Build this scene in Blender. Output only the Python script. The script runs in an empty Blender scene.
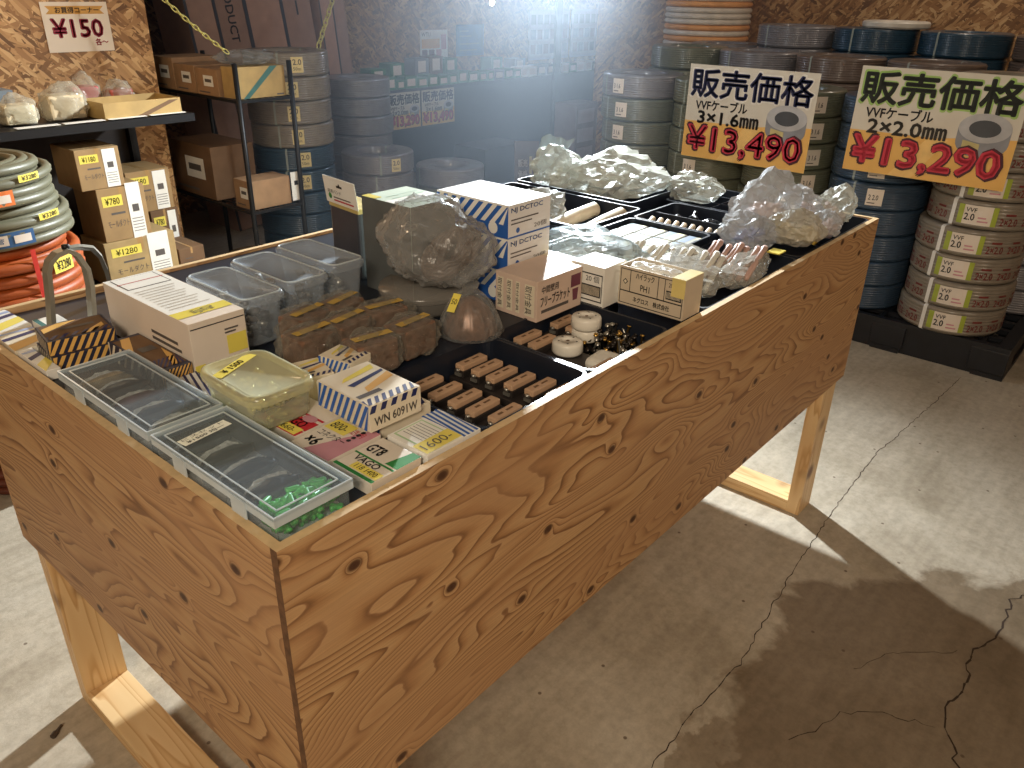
import bpy, bmesh, math, random
from mathutils import Vector, Matrix, noise
PI = math.pi
SC = bpy.context.scene
COL = SC.collection
random.seed(7)

# ------------------------------------------------------------------ camera
CF, CP, CR, CY = 794.92, 0.46289, 0.0196, 0.70070
CO = Vector((-0.33856, -0.59217, 1.39921))
Fv = Vector((math.cos(CY)*math.cos(CP), math.sin(CY)*math.cos(CP), -math.sin(CP)))
R0 = Vector((math.sin(CY), -math.cos(CY), 0)); U0 = R0.cross(Fv)
Rv = R0*math.cos(CR) + U0*math.sin(CR); Uv = -R0*math.sin(CR) + U0*math.cos(CR)
cam = bpy.data.cameras.new('camera'); co = bpy.data.objects.new('camera', cam); COL.objects.link(co)
cam.sensor_width = 36; cam.lens = CF/1024*36; cam.clip_start = .01
co.matrix_world = Matrix(((Rv.x, Uv.x, -Fv.x, CO.x), (Rv.y, Uv.y, -Fv.y, CO.y), (Rv.z, Uv.z, -Fv.z, CO.z), (0, 0, 0, 1)))
SC.camera = co
def at(px, py, z=None, x=None, y=None):
    d = Fv + (px-512)/CF*Rv - (py-384)/CF*Uv
    t = (z-CO.z)/d.z if z is not None else ((x-CO.x)/d.x if x is not None else (y-CO.y)/d.y)
    return CO + d*t

# ------------------------------------------------------------------ world, light, exposure
w = bpy.data.worlds.new('world'); SC.world = w; w.use_nodes = True
w.node_tree.nodes['Background'].inputs[0].default_value = (.5, .45, .4, 1)
w.node_tree.nodes['Background'].inputs[1].default_value = .02
vs = SC.view_settings
vs.view_transform = 'Standard'; vs.look = 'None'; vs.gamma = 1; vs.use_curve_mapping = False; vs.exposure = 0.0
def light(name, kind, loc, energy, color, size=.1, target=None, spot=None, blend=.5):
    L = bpy.data.lights.new(name, kind); L.energy = energy; L.color = color
    if kind == 'AREA': L.size = size
    else: L.shadow_soft_size = size
    if kind == 'SPOT': L.spot_size = math.radians(spot); L.spot_blend = blend
    o = bpy.data.objects.new(name, L); COL.objects.link(o); o.location = loc
    if target: o.rotation_euler = (Vector(target)-Vector(loc)).to_track_quat('-Z', 'Y').to_euler()
    return o
KEY = (2.44, 1.46, 1.68)
light('work_light', 'SPOT', KEY, 560, (.90, .97, 1.0), .04, (-.7, .55, 0), 142, 1.0)
light('work_light_spill', 'POINT', (KEY[0], KEY[1], KEY[2]+.06), 13, (.86, .94, 1.0), .04)
light('room_light_front', 'AREA', (-1.7, -1.3, 2.45), 56, (1, .84, .64), .7, (.6, .2, .4))
light('room_light_right', 'AREA', (1.5, -2.5, 2.45), 11, (1, .80, .60), .5, (2.6, .6, .8))
light('shelf_light_left', 'POINT', (.55, 2.25, 1.85), 8.5, (1, .72, .44), .06)
light('back_fill_cool', 'POINT', (3.7, 3.0, 1.75), 11, (.62, .75, 1.0), .06)  # cool fill added to turn the back wall bluish, no lamp of the shelf
light('shelf_light_right', 'POINT', (4.3, .5, 2.1), 10, (1, .84, .68), .08)

# ------------------------------------------------------------------ materials
MATS = {}
def nodes_of(name):
    m = bpy.data.materials.new(name); m.use_nodes = True
    nt = m.node_tree; return m, nt, nt.nodes['Principled BSDF']
def nn(nt, t, **kw):
    n = nt.nodes.new(t)
    for k, v in kw.items(): setattr(n, k, v)
    return n
def ramp(nt, stops, interp='LINEAR'):
    r = nt.nodes.new('ShaderNodeValToRGB'); r.color_ramp.interpolation = interp
    e = r.color_ramp.elements
    while len(e) < len(stops): e.new(.5)
    for i, (p, c) in enumerate(stops): e[i].position = p; e[i].color = (*c, 1) if len(c) == 3 else c
    return r
def S(r, g, b):      # sRGB 0..255 -> linear
    f = lambda c: (c/255/12.92 if c/255 <= .04045 else ((c/255+.055)/1.055)**2.4)
    return (f(r), f(g), f(b))
def mat(name, rgb, rough=.6, metal=0, var=.12, scale=18, emit=None, coat=0, spec=.5, bump=0):
    """plain surface with a little procedural unevenness"""
    if name in MATS: return MATS[name]
    m, nt, b = nodes_of(name); c = S(*rgb)
    tc = nn(nt, 'ShaderNodeTexCoord'); nz = nn(nt, 'ShaderNodeTexNoise'); nz.inputs['Scale'].default_value = scale; nz.inputs['Detail'].default_value = 3
    nt.links.new(tc.outputs['Object'], nz.inputs['Vector'])
    r = ramp(nt, [(.3, tuple(x*(1-var) for x in c)), (.7, tuple(min(1, x*(1+var)) for x in c))])
    nt.links.new(nz.outputs['Fac'], r.inputs[0]); nt.links.new(r.outputs[0], b.inputs['Base Color'])
    b.inputs['Roughness'].default_value = rough; b.inputs['Metallic'].default_value = metal
    b.inputs['Specular IOR Level'].default_value = spec
    if coat: b.inputs['Coat Weight'].default_value = coat; b.inputs['Coat Roughness'].default_value = .12
    if bump:
        bp = nn(nt, 'ShaderNodeBump'); bp.inputs['Strength'].default_value = bump; bp.inputs['Distance'].default_value = .004
        nt.links.new(nz.outputs['Fac'], bp.inputs['Height']); nt.links.new(bp.outputs[0], b.inputs['Normal'])
    if emit: b.inputs['Emission Color'].default_value = (*S(*rgb), 1); b.inputs['Emission Strength'].default_value = emit
    MATS[name] = m; return m
def film(name, rgb, clear=.6, rough=.2, wr=0, tint=(235, 238, 240), graz=.45):
    """thin clear plastic: part see-through, part milky, glossy highlights"""
    if name in MATS: return MATS[name]
    m, nt, b = nodes_of(name); c = S(*rgb)
    b.inputs['Base Color'].default_value = (*c, 1); b.inputs['Roughness'].default_value = rough
    b.inputs['Specular IOR Level'].default_value = .8
    tr = nn(nt, 'ShaderNodeBsdfTransparent'); tr.inputs[0].default_value = (*S(*tint), 1)
    mx = nn(nt, 'ShaderNodeMixShader'); out = nt.nodes['Material Output']
    lw = nn(nt, 'ShaderNodeLayerWeight'); lw.inputs['Blend'].default_value = .35
    mr = nn(nt, 'ShaderNodeMapRange'); mr.inputs[1].default_value = 0; mr.inputs[2].default_value = 1
    mr.inputs[3].default_value = clear; mr.inputs[4].default_value = clear*graz
    nt.links.new(lw.outputs['Facing'], mr.inputs[0])
    fac = mr.outputs[0]
    if wr:
        tc = nn(nt, 'ShaderNodeTexCoord'); nz = nn(nt, 'ShaderNodeTexNoise'); nz.inputs['Scale'].default_value = wr; nz.inputs['Detail'].default_value = 4; nz.inputs['Distortion'].default_value = 1.5
        nt.links.new(tc.outputs['Object'], nz.inputs['Vector'])
        bp = nn(nt, 'ShaderNodeBump'); bp.inputs['Strength'].default_value = .9; bp.inputs['Distance'].default_value = .01
        nt.links.new(nz.outputs['Fac'], bp.inputs['Height']); nt.links.new(bp.outputs[0], b.inputs['Normal'])
    nt.links.new(fac, mx.inputs[0]); nt.links.new(b.outputs[0], mx.inputs[1]); nt.links.new(tr.outputs[0], mx.inputs[2])
    nt.links.new(mx.outputs[0], out.inputs[0]); MATS[name] = m; return m
def plywood(name, ax, seed, tone=1.0):
    """rotary-cut softwood plywood: contour-like grain, dark late wood lines, knots. ax: 0 grain along x, 1 along y"""
    m, nt, b = nodes_of(name); L = nt.links.new
    tc = nn(nt, 'ShaderNodeTexCoord'); sx = nn(nt, 'ShaderNodeSeparateXYZ'); L(tc.outputs['Object'], sx.inputs[0])
    cb = nn(nt, 'ShaderNodeCombineXYZ'); L(sx.outputs[ax], cb.inputs[0]); L(sx.outputs[2], cb.inputs[1]); cb.inputs[2].default_value = seed
    def mp(scale, rot=0):
        p = nn(nt, 'ShaderNodeMapping'); p.inputs['Scale'].default_value = scale; p.inputs['Rotation'].default_value = (0, 0, rot); L(cb.outputs[0], p.inputs[0]); return p.outputs[0]
    def nz(vec, scale, det=2, dist=0, rough=.5):
        n = nn(nt, 'ShaderNodeTexNoise'); n.inputs['Scale'].default_value = scale; n.inputs['Detail'].default_value = det; n.inputs['Distortion'].default_value = dist; n.inputs['Roughness'].default_value = rough; L(vec, n.inputs['Vector']); return n.outputs['Fac']
    def mth(op, a, c=None, d=None):
        n = nn(nt, 'ShaderNodeMath', operation=op)
        for i, v in enumerate((a, c, d)):
            if v is None: continue
            if hasattr(v, 'links'): L(v, n.inputs[i])
            else: n.inputs[i].default_value = v
        return n.outputs[0]
    big = nz(mp((1.0, 5.0, 1), .10), 1.5, 1.6, .4, .45)
    mid = nz(mp((1.0, 3.0, 1)), 7, 2, .3)
    # knots
    vo = nn(nt, 'ShaderNodeTexVoronoi', voronoi_dimensions='2D'); vo.inputs['Scale'].default_value = 7.5; vo.inputs['Randomness'].default_value = 1; L(mp((.85, 1.25, 1)), vo.inputs['Vector'])
    kd = vo.outputs['Distance']
    sc_ = nn(nt, 'ShaderNodeSeparateColor'); L(vo.outputs['Color'], sc_.inputs[0])
    has = mth('GREATER_THAN', sc_.outputs[0], .45)
    pull = mth('MULTIPLY', mth('POWER', mth('SUBTRACT', 1.0, mth('MINIMUM', mth('MULTIPLY', kd, 3.2), 1.0)), 3.0), has)
    h = mth('ADD', mth('ADD', big, mth('MULTIPLY', mid, .035)), mth('MULTIPLY', pull, .10))
    fr = mth('FRACT', mth('MULTIPLY', h, 33))
    grain = ramp(nt, [(0, S(202, 164, 118)), (.45, S(196, 155, 108)), (.76, S(172, 128, 84)), (.92, S(126, 88, 54)), (.97, S(150, 108, 72)), (1, S(200, 160, 116))])
    L(fr, grain.inputs[0])
    fib = nz(mp((14, 420, 1)), 1, 3)
    fb = ramp(nt, [(.3, (.82, .82, .82)), (.7, (1.1, 1.1, 1.1))]); L(fib, fb.inputs[0])
    mx = nn(nt, 'ShaderNodeMixRGB', blend_type='MULTIPLY'); mx.inputs[0].default_value = .8; L(grain.outputs[0], mx.inputs[1]); L(fb.outputs[0], mx.inputs[2])
    # soften contrast by patches
    pat = nz(mp((2, 5, 1)), 1.6, 2); pr = ramp(nt, [(.35, (0, 0, 0)), (.65, (.6, .6, .6))]); L(pat, pr.inputs[0])
    m2 = nn(nt, 'ShaderNodeMixRGB'); L(pr.outputs[0], m2.inputs[0]); L(mx.outputs[0], m2.inputs[1]); m2.inputs[2].default_value = (*S(182, 140, 100), 1)
    kr = ramp(nt, [(0, (1, 1, 1)), (.05, (.9, .9, .9)), (.085, (0, 0, 0))]); L(kd, kr.inputs[0])
    km = mth('MULTIPLY', kr.outputs[0], has)
    m3 = nn(nt, 'ShaderNodeMixRGB'); L(km, m3.inputs[0]); L(m2.outputs[0], m3.inputs[1]); m3.inputs[2].default_value = (*S(72, 42, 26), 1)
    m4 = nn(nt, 'ShaderNodeMixRGB', blend_type='MULTIPLY'); m4.inputs[0].default_value = 1; L(m3.outputs[0], m4.inputs[1]); m4.inputs[2].default_value = (tone, tone, tone, 1)
    L(m4.outputs[0], b.inputs['Base Color']); b.inputs['Roughness'].default_value = .55
    bp = nn(nt, 'ShaderNodeBump'); bp.inputs['Strength'].default_value = .12; bp.inputs['Distance'].default_value = .002; L(fib, bp.inputs['Height']); L(bp.outputs[0], b.inputs['Normal'])
    MATS[name] = m; return m
def lumber(name, ax):
    m, nt, b = nodes_of(name); L = nt.links.new
    tc = nn(nt, 'ShaderNodeTexCoord'); mp = nn(nt, 'ShaderNodeMapping'); L(tc.outputs['Object'], mp.inputs[0])
    s = [16, 16, 16]; s[ax] = 1.6; mp.inputs['Scale'].default_value = s
    n1 = nn(nt, 'ShaderNodeTexNoise'); n1.inputs['Scale'].default_value = 1; n1.inputs['Detail'].default_value = 1.5; L(mp.outputs[0], n1.inputs['Vector'])
    mu = nn(nt, 'ShaderNodeMath', operation='MULTIPLY'); mu.inputs[1].default_value = 9; L(n1.outputs['Fac'], mu.inputs[0])
    fr = nn(nt, 'ShaderNodeMath', operation='FRACT'); L(mu.outputs[0], fr.inputs[0])
    r = ramp(nt, [(0, S(232, 200, 150)), (.7, S(226, 190, 138)), (.92, S(206, 162, 108)), (1, S(230, 196, 146))]); L(fr.outputs[0], r.inputs[0])
    vo = nn(nt, 'ShaderNodeTexVoronoi'); vo.inputs['Scale'].default_value = 7.5; L(tc.outputs['Object'], vo.inputs['Vector'])
    kr = ramp(nt, [(0, (1, 1, 1)), (.12, (.85, .85, .85)), (.20, (.25, .25, .25)), (.26, (0, 0, 0))]); L(vo.outputs['Distance'], kr.inputs[0])
    m3 = nn(nt, 'ShaderNodeMixRGB'); L(kr.outputs[0], m3.inputs[0]); L(r.outputs[0], m3.inputs[1]); m3.inputs[2].default_value = (*S(112, 66, 38), 1)
    L(m3.outputs[0], b.inputs['Base Color']); b.inputs['Roughness'].default_value = .5; MATS[name] = m; return m
def osb(name, tone=1.0, plane='xz'):
    m, nt, b = nodes_of(name); L = nt.links.new
    tc = nn(nt, 'ShaderNodeTexCoord'); base = tc.outputs['Object']; out = None
    sx = nn(nt, 'ShaderNodeSeparateXYZ'); L(base, sx.inputs[0]); cb = nn(nt, 'ShaderNodeCombineXYZ')
    L(sx.outputs[0 if plane[0] == 'x' else 1], cb.inputs[0]); L(sx.outputs[2], cb.inputs[1])
    wob = nn(nt, 'ShaderNodeTexNoise'); wob.inputs['Scale'].default_value = 9; L(cb.outputs[0], wob.inputs['Vector'])
    ad = nn(nt, 'ShaderNodeVectorMath', operation='MULTIPLY_ADD'); ad.inputs[1].default_value = (.02, .02, 0); L(wob.outputs['Color'], ad.inputs[0]); L(cb.outputs[0], ad.inputs[2])
    for i, (rot, sc) in enumerate(((.35, 1), (1.25, 1.2), (-.5, 1.35), (1.9, .9), (.0, 1.1))):
        m0 = nn(nt, 'ShaderNodeMapping'); m0.inputs['Rotation'].default_value = (0, 0, rot+.8); L(ad.outputs[0], m0.inputs[0])
        mp = nn(nt, 'ShaderNodeMapping'); mp.inputs['Scale'].default_value = (15*sc, 66*sc, 1); mp.inputs['Location'].default_value = (i*3.7, i*1.9, 0)
        L(m0.outputs[0], mp.inputs[0]); v = nn(nt, 'ShaderNodeTexVoronoi'); v.inputs['Scale'].default_value = 1; L(mp.outputs[0], v.inputs['Vector'])
        c = ramp(nt, [(0, S(112, 76, 42)), (.35, S(160, 114, 68)), (.7, S(196, 150, 98)), (1, S(222, 182, 128))]); sp = nn(nt, 'ShaderNodeSeparateColor'); L(v.outputs['Color'], sp.inputs[0]); L(sp.outputs[0], c.inputs[0])
        if out is None: out = c.outputs[0]; continue
        mk = nn(nt, 'ShaderNodeMath', operation='GREATER_THAN'); mk.inputs[1].default_value = .58; L(sp.outputs[1], mk.inputs[0])
        mx = nn(nt, 'ShaderNodeMixRGB'); L(mk.outputs[0], mx.inputs[0]); L(out, mx.inputs[1]); L(c.outputs[0], mx.inputs[2]); out = mx.outputs[0]
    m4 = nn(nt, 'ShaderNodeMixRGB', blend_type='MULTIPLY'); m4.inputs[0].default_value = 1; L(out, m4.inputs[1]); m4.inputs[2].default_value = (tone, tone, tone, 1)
    L(m4.outputs[0], b.inputs['Base Color']); b.inputs['Roughness'].default_value = .6; MATS[name] = m; return m
def concrete():
    m, nt, b = nodes_of('concrete'); L = nt.links.new
    tc = nn(nt, 'ShaderNodeTexCoord')
    def nz(scale, det=4, dist=0, rough=.6):
        n = nn(nt, 'ShaderNodeTexNoise'); n.inputs['Scale'].default_value = scale; n.inputs['Detail'].default_value = det; n.inputs['Distortion'].default_value = dist; n.inputs['Roughness'].default_value = rough; L(tc.outputs['Object'], n.inputs['Vector']); return n.outputs['Fac']
    a = ramp(nt, [(.3, S(158, 147, 128)), (.5, S(183, 173, 155)), (.72, S(200, 192, 176))]); L(nz(2.2, 6, .6), a.inputs[0])
    g = ramp(nt, [(.35, (.84, .83, .82)), (.6, (1.05, 1.05, 1.05))]); L(nz(38, 5, 0, .7), g.inputs[0])
    mx = nn(nt, 'ShaderNodeMixRGB', blend_type='MULTIPLY'); mx.inputs[0].default_value = 1; L(a.outputs[0], mx.inputs[1]); L(g.outputs[0], mx.inputs[2])
    # broom / trowel streaks
    mp = nn(nt, 'ShaderNodeMapping'); mp.inputs['Scale'].default_value = (3, 26, 1); mp.inputs['Rotation'].default_value = (0, 0, .5); L(tc.outputs['Object'], mp.inputs[0])
    st = nn(nt, 'ShaderNodeTexNoise'); st.inputs['Scale'].default_value = 1.4; st.inputs['Detail'].default_value = 5; L(mp.outputs[0], st.inputs['Vector'])
    sr = ramp(nt, [(.35, (.88, .87, .85)), (.65, (1.05, 1.05, 1.04))]); L(st.outputs['Fac'], sr.inputs[0])
    mx2 = nn(nt, 'ShaderNodeMixRGB', blend_type='MULTIPLY'); mx2.inputs[0].default_value = .8; L(mx.outputs[0], mx2.inputs[1]); L(sr.outputs[0], mx2.inputs[2])
    # damp stain with a ragged edge, widened to paint in the bin's shadow: an ellipse in front of the bin's right leg, warped by noise
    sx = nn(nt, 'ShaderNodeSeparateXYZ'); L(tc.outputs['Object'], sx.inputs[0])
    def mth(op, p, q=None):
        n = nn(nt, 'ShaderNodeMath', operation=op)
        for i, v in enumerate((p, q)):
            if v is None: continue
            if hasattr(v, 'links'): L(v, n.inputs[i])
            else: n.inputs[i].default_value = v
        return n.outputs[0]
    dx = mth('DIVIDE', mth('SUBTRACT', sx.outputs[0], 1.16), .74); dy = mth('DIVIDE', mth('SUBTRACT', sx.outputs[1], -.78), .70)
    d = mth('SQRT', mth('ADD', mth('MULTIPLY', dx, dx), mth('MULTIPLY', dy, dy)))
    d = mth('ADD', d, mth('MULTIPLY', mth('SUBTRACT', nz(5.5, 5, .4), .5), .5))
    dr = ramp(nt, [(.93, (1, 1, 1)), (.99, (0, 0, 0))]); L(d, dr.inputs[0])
    # small damp patches near the rough strip
    dx2 = mth('DIVIDE', mth('SUBTRACT', sx.outputs[0], .74), .16); dy2 = mth('DIVIDE', mth('SUBTRACT', sx.outputs[1], -.19), .07)
    d2 = mth('ADD', mth('SQRT', mth('ADD', mth('MULTIPLY', dx2, dx2), mth('MULTIPLY', dy2, dy2))), mth('MULTIPLY', mth('SUBTRACT', nz(14, 5, .4), .5), 1.6))
    dr2 = ramp(nt, [(.85, (.7, .7, .7)), (.95, (0, 0, 0))]); L(d2, dr2.inputs[0])
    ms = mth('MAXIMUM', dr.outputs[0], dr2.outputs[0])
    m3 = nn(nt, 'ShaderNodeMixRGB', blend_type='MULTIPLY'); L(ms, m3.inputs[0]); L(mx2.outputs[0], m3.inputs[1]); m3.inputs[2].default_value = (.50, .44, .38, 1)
    # dark grit
    vo = nn(nt, 'ShaderNodeTexVoronoi', voronoi_dimensions='2D'); vo.inputs['Scale'].default_value = 7; L(tc.outputs['Object'], vo.inputs['Vector'])
    vr = ramp(nt, [(.022, (1, 1, 1)), (.035, (0, 0, 0))]); L(vo.outputs['Distance'], vr.inputs[0])
    vsc = nn(nt, 'ShaderNodeSeparateColor'); L(vo.outputs['Color'], vsc.inputs[0]); gk = mth('MULTIPLY', vr.outputs[0], mth('MULTIPLY', mth('GREATER_THAN', vsc.outputs[0], .72), .8)); m5 = nn(nt, 'ShaderNodeMixRGB'); L(gk, m5.inputs[0]); L(m3.outputs[0], m5.inputs[1]); m5.inputs[2].default_value = (*S(90, 72, 56), 1)
    L(m5.outputs[0], b.inputs['Base Color'])
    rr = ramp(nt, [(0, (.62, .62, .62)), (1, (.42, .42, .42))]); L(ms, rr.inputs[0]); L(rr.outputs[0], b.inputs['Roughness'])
    bp = nn(nt, 'ShaderNodeBump'); bp.inputs['Strength'].default_value = .35; bp.inputs['Distance'].default_value = .004; L(nz(55, 6, 0, .7), bp.inputs['Height']); L(bp.outputs[0], b.inputs['Normal'])
    MATS['concrete'] = m; return m

# ------------------------------------------------------------------ mesh builder
TX = {}
def text_geo(body, bold=0.0):
    k = (body, bold)
    if k in TX: return TX[k]
    c = bpy.data.curves.new('lettering', 'FONT'); c.body = body; c.offset = bold; c.resolution_u = 2
    o = bpy.data.objects.new('lettering', c); COL.objects.link(o)
    dg = bpy.context.evaluated_depsgraph_get(); ev = o.evaluated_get(dg); me = ev.to_mesh()
    vs_ = [(v.co.x, v.co.y) for v in me.vertices]; fs = [tuple(p.vertices) for p in me.polygons]
    ev.to_mesh_clear(); bpy.data.objects.remove(o); bpy.data.curves.remove(c)
    TX[k] = (vs_, fs); return TX[k]
class Fr:
    """flat frame on a surface: origin, right, up"""
    def __init__(s, o, u, v): s.o = Vector(o); s.u = Vector(u).normalized(); s.v = Vector(v).normalized(); s.n = s.u.cross(s.v)
    def p(s, a, b, h=0): return s.o + s.u*a + s.v*b + s.n*h
class MB:
    def __init__(s): s.v = []; s.f = []; s.m = []; s.mats = []; s.T = None; s.smooth = []
    def mi(s, m):
        if m not in s.mats: s.mats.append(m)
        return s.mats.index(m)
    def add(s, vs_, fs, m, smooth=False):
        n = len(s.v); i = s.mi(m)
        for q in vs_: q = Vector(q); s.v.append(tuple(s.T @ q if s.T else q))
        for f in fs: s.f.append(tuple(n+k for k in f)); s.m.append(i); s.smooth.append(smooth)
        return s
    def box(s, a, b, m, ch=0):
        (x0, y0, z0), (x1, y1, z1) = a, b
        x0, x1 = sorted((x0, x1)); y0, y1 = sorted((y0, y1)); z0, z1 = sorted((z0, z1))
        if not ch:
            V = [(x, y, z) for z in (z0, z1) for y in (y0, y1) for x in (x0, x1)]
            return s.add(V, [(0, 2, 3, 1), (4, 5, 7, 6), (0, 1, 5, 4), (2, 6, 7, 3), (0, 4, 6, 2), (1, 3, 7, 5)], m)
        bm = bmesh.new(); bmesh.ops.create_cube(bm, size=1)
        for v in bm.verts: v.co = ((x0+x1)/2+v.co.x*(x1-x0), (y0+y1)/2+v.co.y*(y1-y0), (z0+z1)/2+v.co.z*(z1-z0))
        bmesh.ops.bevel(bm, geom=list(bm.edges), offset=ch, segments=2, affect='EDGES', profile=.6)
        return s.bm(bm, m)
    def bm(s, bm, m, smooth=False):
        bm.verts.ensure_lookup_table(); bm.verts.index_update()
        s.add([v.co.copy() for v in bm.verts], [[v.index for v in f.verts] for f in bm.faces], m, smooth); bm.free(); return s
    def lathe(s, prof, m, seg=32, c=(0, 0, 0), close=False, smooth=True, a0=0, a1=2*PI, sx=1, sy=1):
        full = abs(a1-a0-2*PI) < 1e-6; k = seg if full else seg+1; n = len(prof); V = []
        for i in range(k):
            a = a0+(a1-a0)*i/seg
            for r, z in prof: V.append((c[0]+r*math.cos(a)*sx, c[1]+r*math.sin(a)*sy, c[2]+z))
        F = []
        for i in range(seg):
            j = (i+1) % k
            for q in range(n if close else n-1): F.append((i*n+q, j*n+q, j*n+(q+1) % n, i*n+(q+1) % n))
        return s.add(V, F, m, smooth)
    def tube(s, pts, r, m, seg=8, closed=False, cap=True):
        pts = [Vector(p) for p in pts]; n = len(pts); V = []; prev = None
        for i, p in enumerate(pts):
            t = (pts[(i+1) % n]-pts[i-1]) if closed else (pts[min(i+1, n-1)]-pts[max(i-1, 0)])
            t.normalize()
            if prev is None: a = t.orthogonal().normalized()
            else: a = (prev - t*prev.dot(t)).normalized()
            prev = a; b = t.cross(a); rr = r[i] if isinstance(r, (list, tuple)) else r
            for k in range(seg): V.append(p + (a*math.cos(2*PI*k/seg)+b*math.sin(2*PI*k/seg))*rr)
        F = []
        for i in range(n if closed else n-1):
            j = (i+1) % n
            for k in range(seg): F.append((i*seg+k, i*seg+(k+1) % seg, j*seg+(k+1) % seg, j*seg+k))
        if cap and not closed: F.append(tuple(range(seg))[::-1]); F.append(tuple((n-1)*seg+k for k in range(seg)))
        return s.add(V, F, m, True)
    def quad(s, fr, a0, b0, a1, b1, m, h=.0004): return s.add([fr.p(a0, b0, h), fr.p(a1, b0, h), fr.p(a1, b1, h), fr.p(a0, b1, h)], [(0, 1, 2, 3)], m)
    def poly(s, fr, pts, m, h=.0004): return s.add([fr.p(a, b, h) for a, b in pts], [tuple(range(len(pts)))], m)
    def text(s, fr, body, a0, b0, a1, b1, m, h=.0008, bold=0.0, cyl=None, keep=False):
        if bold:
            e = bold*(b1-b0)*.9
            for q in range(8): s.text(fr, body, a0+e*math.cos(q*PI/4), b0+e*math.sin(q*PI/4), a1+e*math.cos(q*PI/4), b1+e*math.sin(q*PI/4), m, h-.00002*q, 0, cyl, keep)
        V, F = text_geo(body, 0)
        if not V: return s
        xs = [p[0] for p in V]; ys = [p[1] for p in V]; X0, X1, Y0, Y1 = min(xs), max(xs), min(ys), max(ys)
        ka = (a1-a0)/(X1-X0); kb = (b1-b0)/(Y1-Y0)
        if keep: ka = kb = min(ka, kb)
        P = [(a0+(x-X0)*ka, b0+(y-Y0)*kb) for x, y in V]
        if cyl: r = cyl[0]; return s.add([((r+h)*math.cos(a/r), (r+h)*math.sin(a/r), b) for a, b in P], F, m)
        return s.add([fr.p(a, b, h) for a, b in P], F, m)
    def mesh(s, name):
        me = bpy.data.meshes.new(name); me.from_pydata(s.v, [], s.f)
        for m in s.mats: me.materials.append(m)
        me.polygons.foreach_set('material_index', s.m); me.polygons.foreach_set('use_smooth', s.smooth); me.update(); return me
    def build(s, name, parent=None, loc=(0, 0, 0), rz=0, label=None, cat=None, group=None, kind=None):
        o = bpy.data.objects.new(name, s.mesh(name)); COL.objects.link(o); o.location = loc; o.rotation_euler = (0, 0, rz)
        if parent: o.parent = parent
        return tag(o, label, cat, group, kind)
def tag(o, label=None, cat=None, group=None, kind=None):
    for k, v in (('label', label), ('category', cat), ('group', group), ('kind', kind)):
        if v: o[k] = v
    return o
def empty(name, loc=(0, 0, 0), rz=0, label=None, cat=None, group=None):
    o = bpy.data.objects.new(name, None); COL.objects.link(o); o.location = loc; o.rotation_euler = (0, 0, rz); o.empty_display_size = .02
    return tag(o, label, cat, group)
def copy_tree(o, parent=None):
    c = o.copy(); COL.objects.link(c)
    if parent: c.parent = parent
    for ch in o.children: copy_tree(ch, c)
    return c
def put(o, loc, rz, label, group=None):
    o.location = loc; o.rotation_euler = (0, 0, rz); o['label'] = label
    if group: o['group'] = group
    return o
ORD = ['lowest', 'second', 'third', 'fourth', 'fifth', 'sixth', 'seventh', 'eighth', 'ninth', 'tenth', 'eleventh']

white = mat('white_card', (236, 234, 226), .55, var=.03); black = mat('black_ink', (24, 24, 28), .5, var=.05)
cream = mat('cream_card', (226, 214, 190), .6, var=.04); kraft = mat('kraft_card', (158, 128, 86), .7, var=.08); kraft_d = mat('brown_card', (112, 84, 58), .75, var=.1)
yel = mat('yellow_tape', (232, 214, 96), .4, var=.04); navy = mat('navy_ink', (30, 38, 92), .5, var=.04); red = mat('red_ink', (196, 44, 66), .5, var=.03)
crate_m = mat('black_blue_plastic', (26, 32, 44), .42, var=.15); steel_b = mat('black_steel', (22, 23, 26), .45, metal=.3, var=.2)
gold = mat('orange_print', (224, 176, 96), .5, var=.03); blue = mat('blue_print', (44, 96, 176), .45, var=.04); ink = mat('grey_ink', (90, 84, 80), .6, var=.05)
clear = film('clear_plastic', (222, 232, 238), .955, .10, graz=.88)
milky = film('milky_plastic', (222, 224, 204), .80, .2, tint=(240, 240, 220))
bagm = film('bag_film', (214, 214, 206), .66, .2, wr=9)
bagc = film('clear_bag_film', (200, 200, 196), .90, .10, wr=30)
bronze = mat('brown_metal', (134, 100, 80), .35, metal=.25, var=.35, scale=70)

# ------------------------------------------------------------------ the room
struct = lambda n, mb, **k: mb.build(n, kind='structure', **k)
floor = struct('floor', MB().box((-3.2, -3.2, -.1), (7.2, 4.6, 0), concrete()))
crack_m = mat('crack_shadow', (58, 44, 34), .9)
def crack(pts, wd, jit=.006, seed=1):
    rnd = random.Random(seed); mb = MB(); P = []
    for (x0, y0), (x1, y1) in zip(pts, pts[1:]):
        n = max(2, int(math.hypot(x1-x0, y1-y0)/.018))
        for i in range(n): P.append((x0+(x1-x0)*i/n+rnd.uniform(-jit, jit), y0+(y1-y0)*i/n+rnd.uniform(-jit, jit)))
    P.append(pts[-1])
    for (x0, y0), (x1, y1) in zip(P, P[1:]):
        L = math.hypot(x1-x0, y1-y0) or 1; nx, ny = -(y1-y0)/L, (x1-x0)/L; a = wd*rnd.uniform(.3, 1); b = wd*rnd.uniform(.3, 1)
        mb.add([(x0+nx*a, y0+ny*a, .0006), (x0-nx*a, y0-ny*a, .0006), (x1-nx*b, y1-ny*b, .0006), (x1+nx*b, y1+ny*b, .0006)], [(0, 1, 2, 3)], crack_m)
    mb.build('crack', floor, kind='structure')
crack([(.55, -.13), (.681, -.115), (.889, -.113), (1.055, -.126), (1.275, -.1), (1.519, -.077), (1.883, -.053), (2.231, -.043), (2.586, -.07), (3.1, -.1)], .0016, .004, 3)
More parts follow.
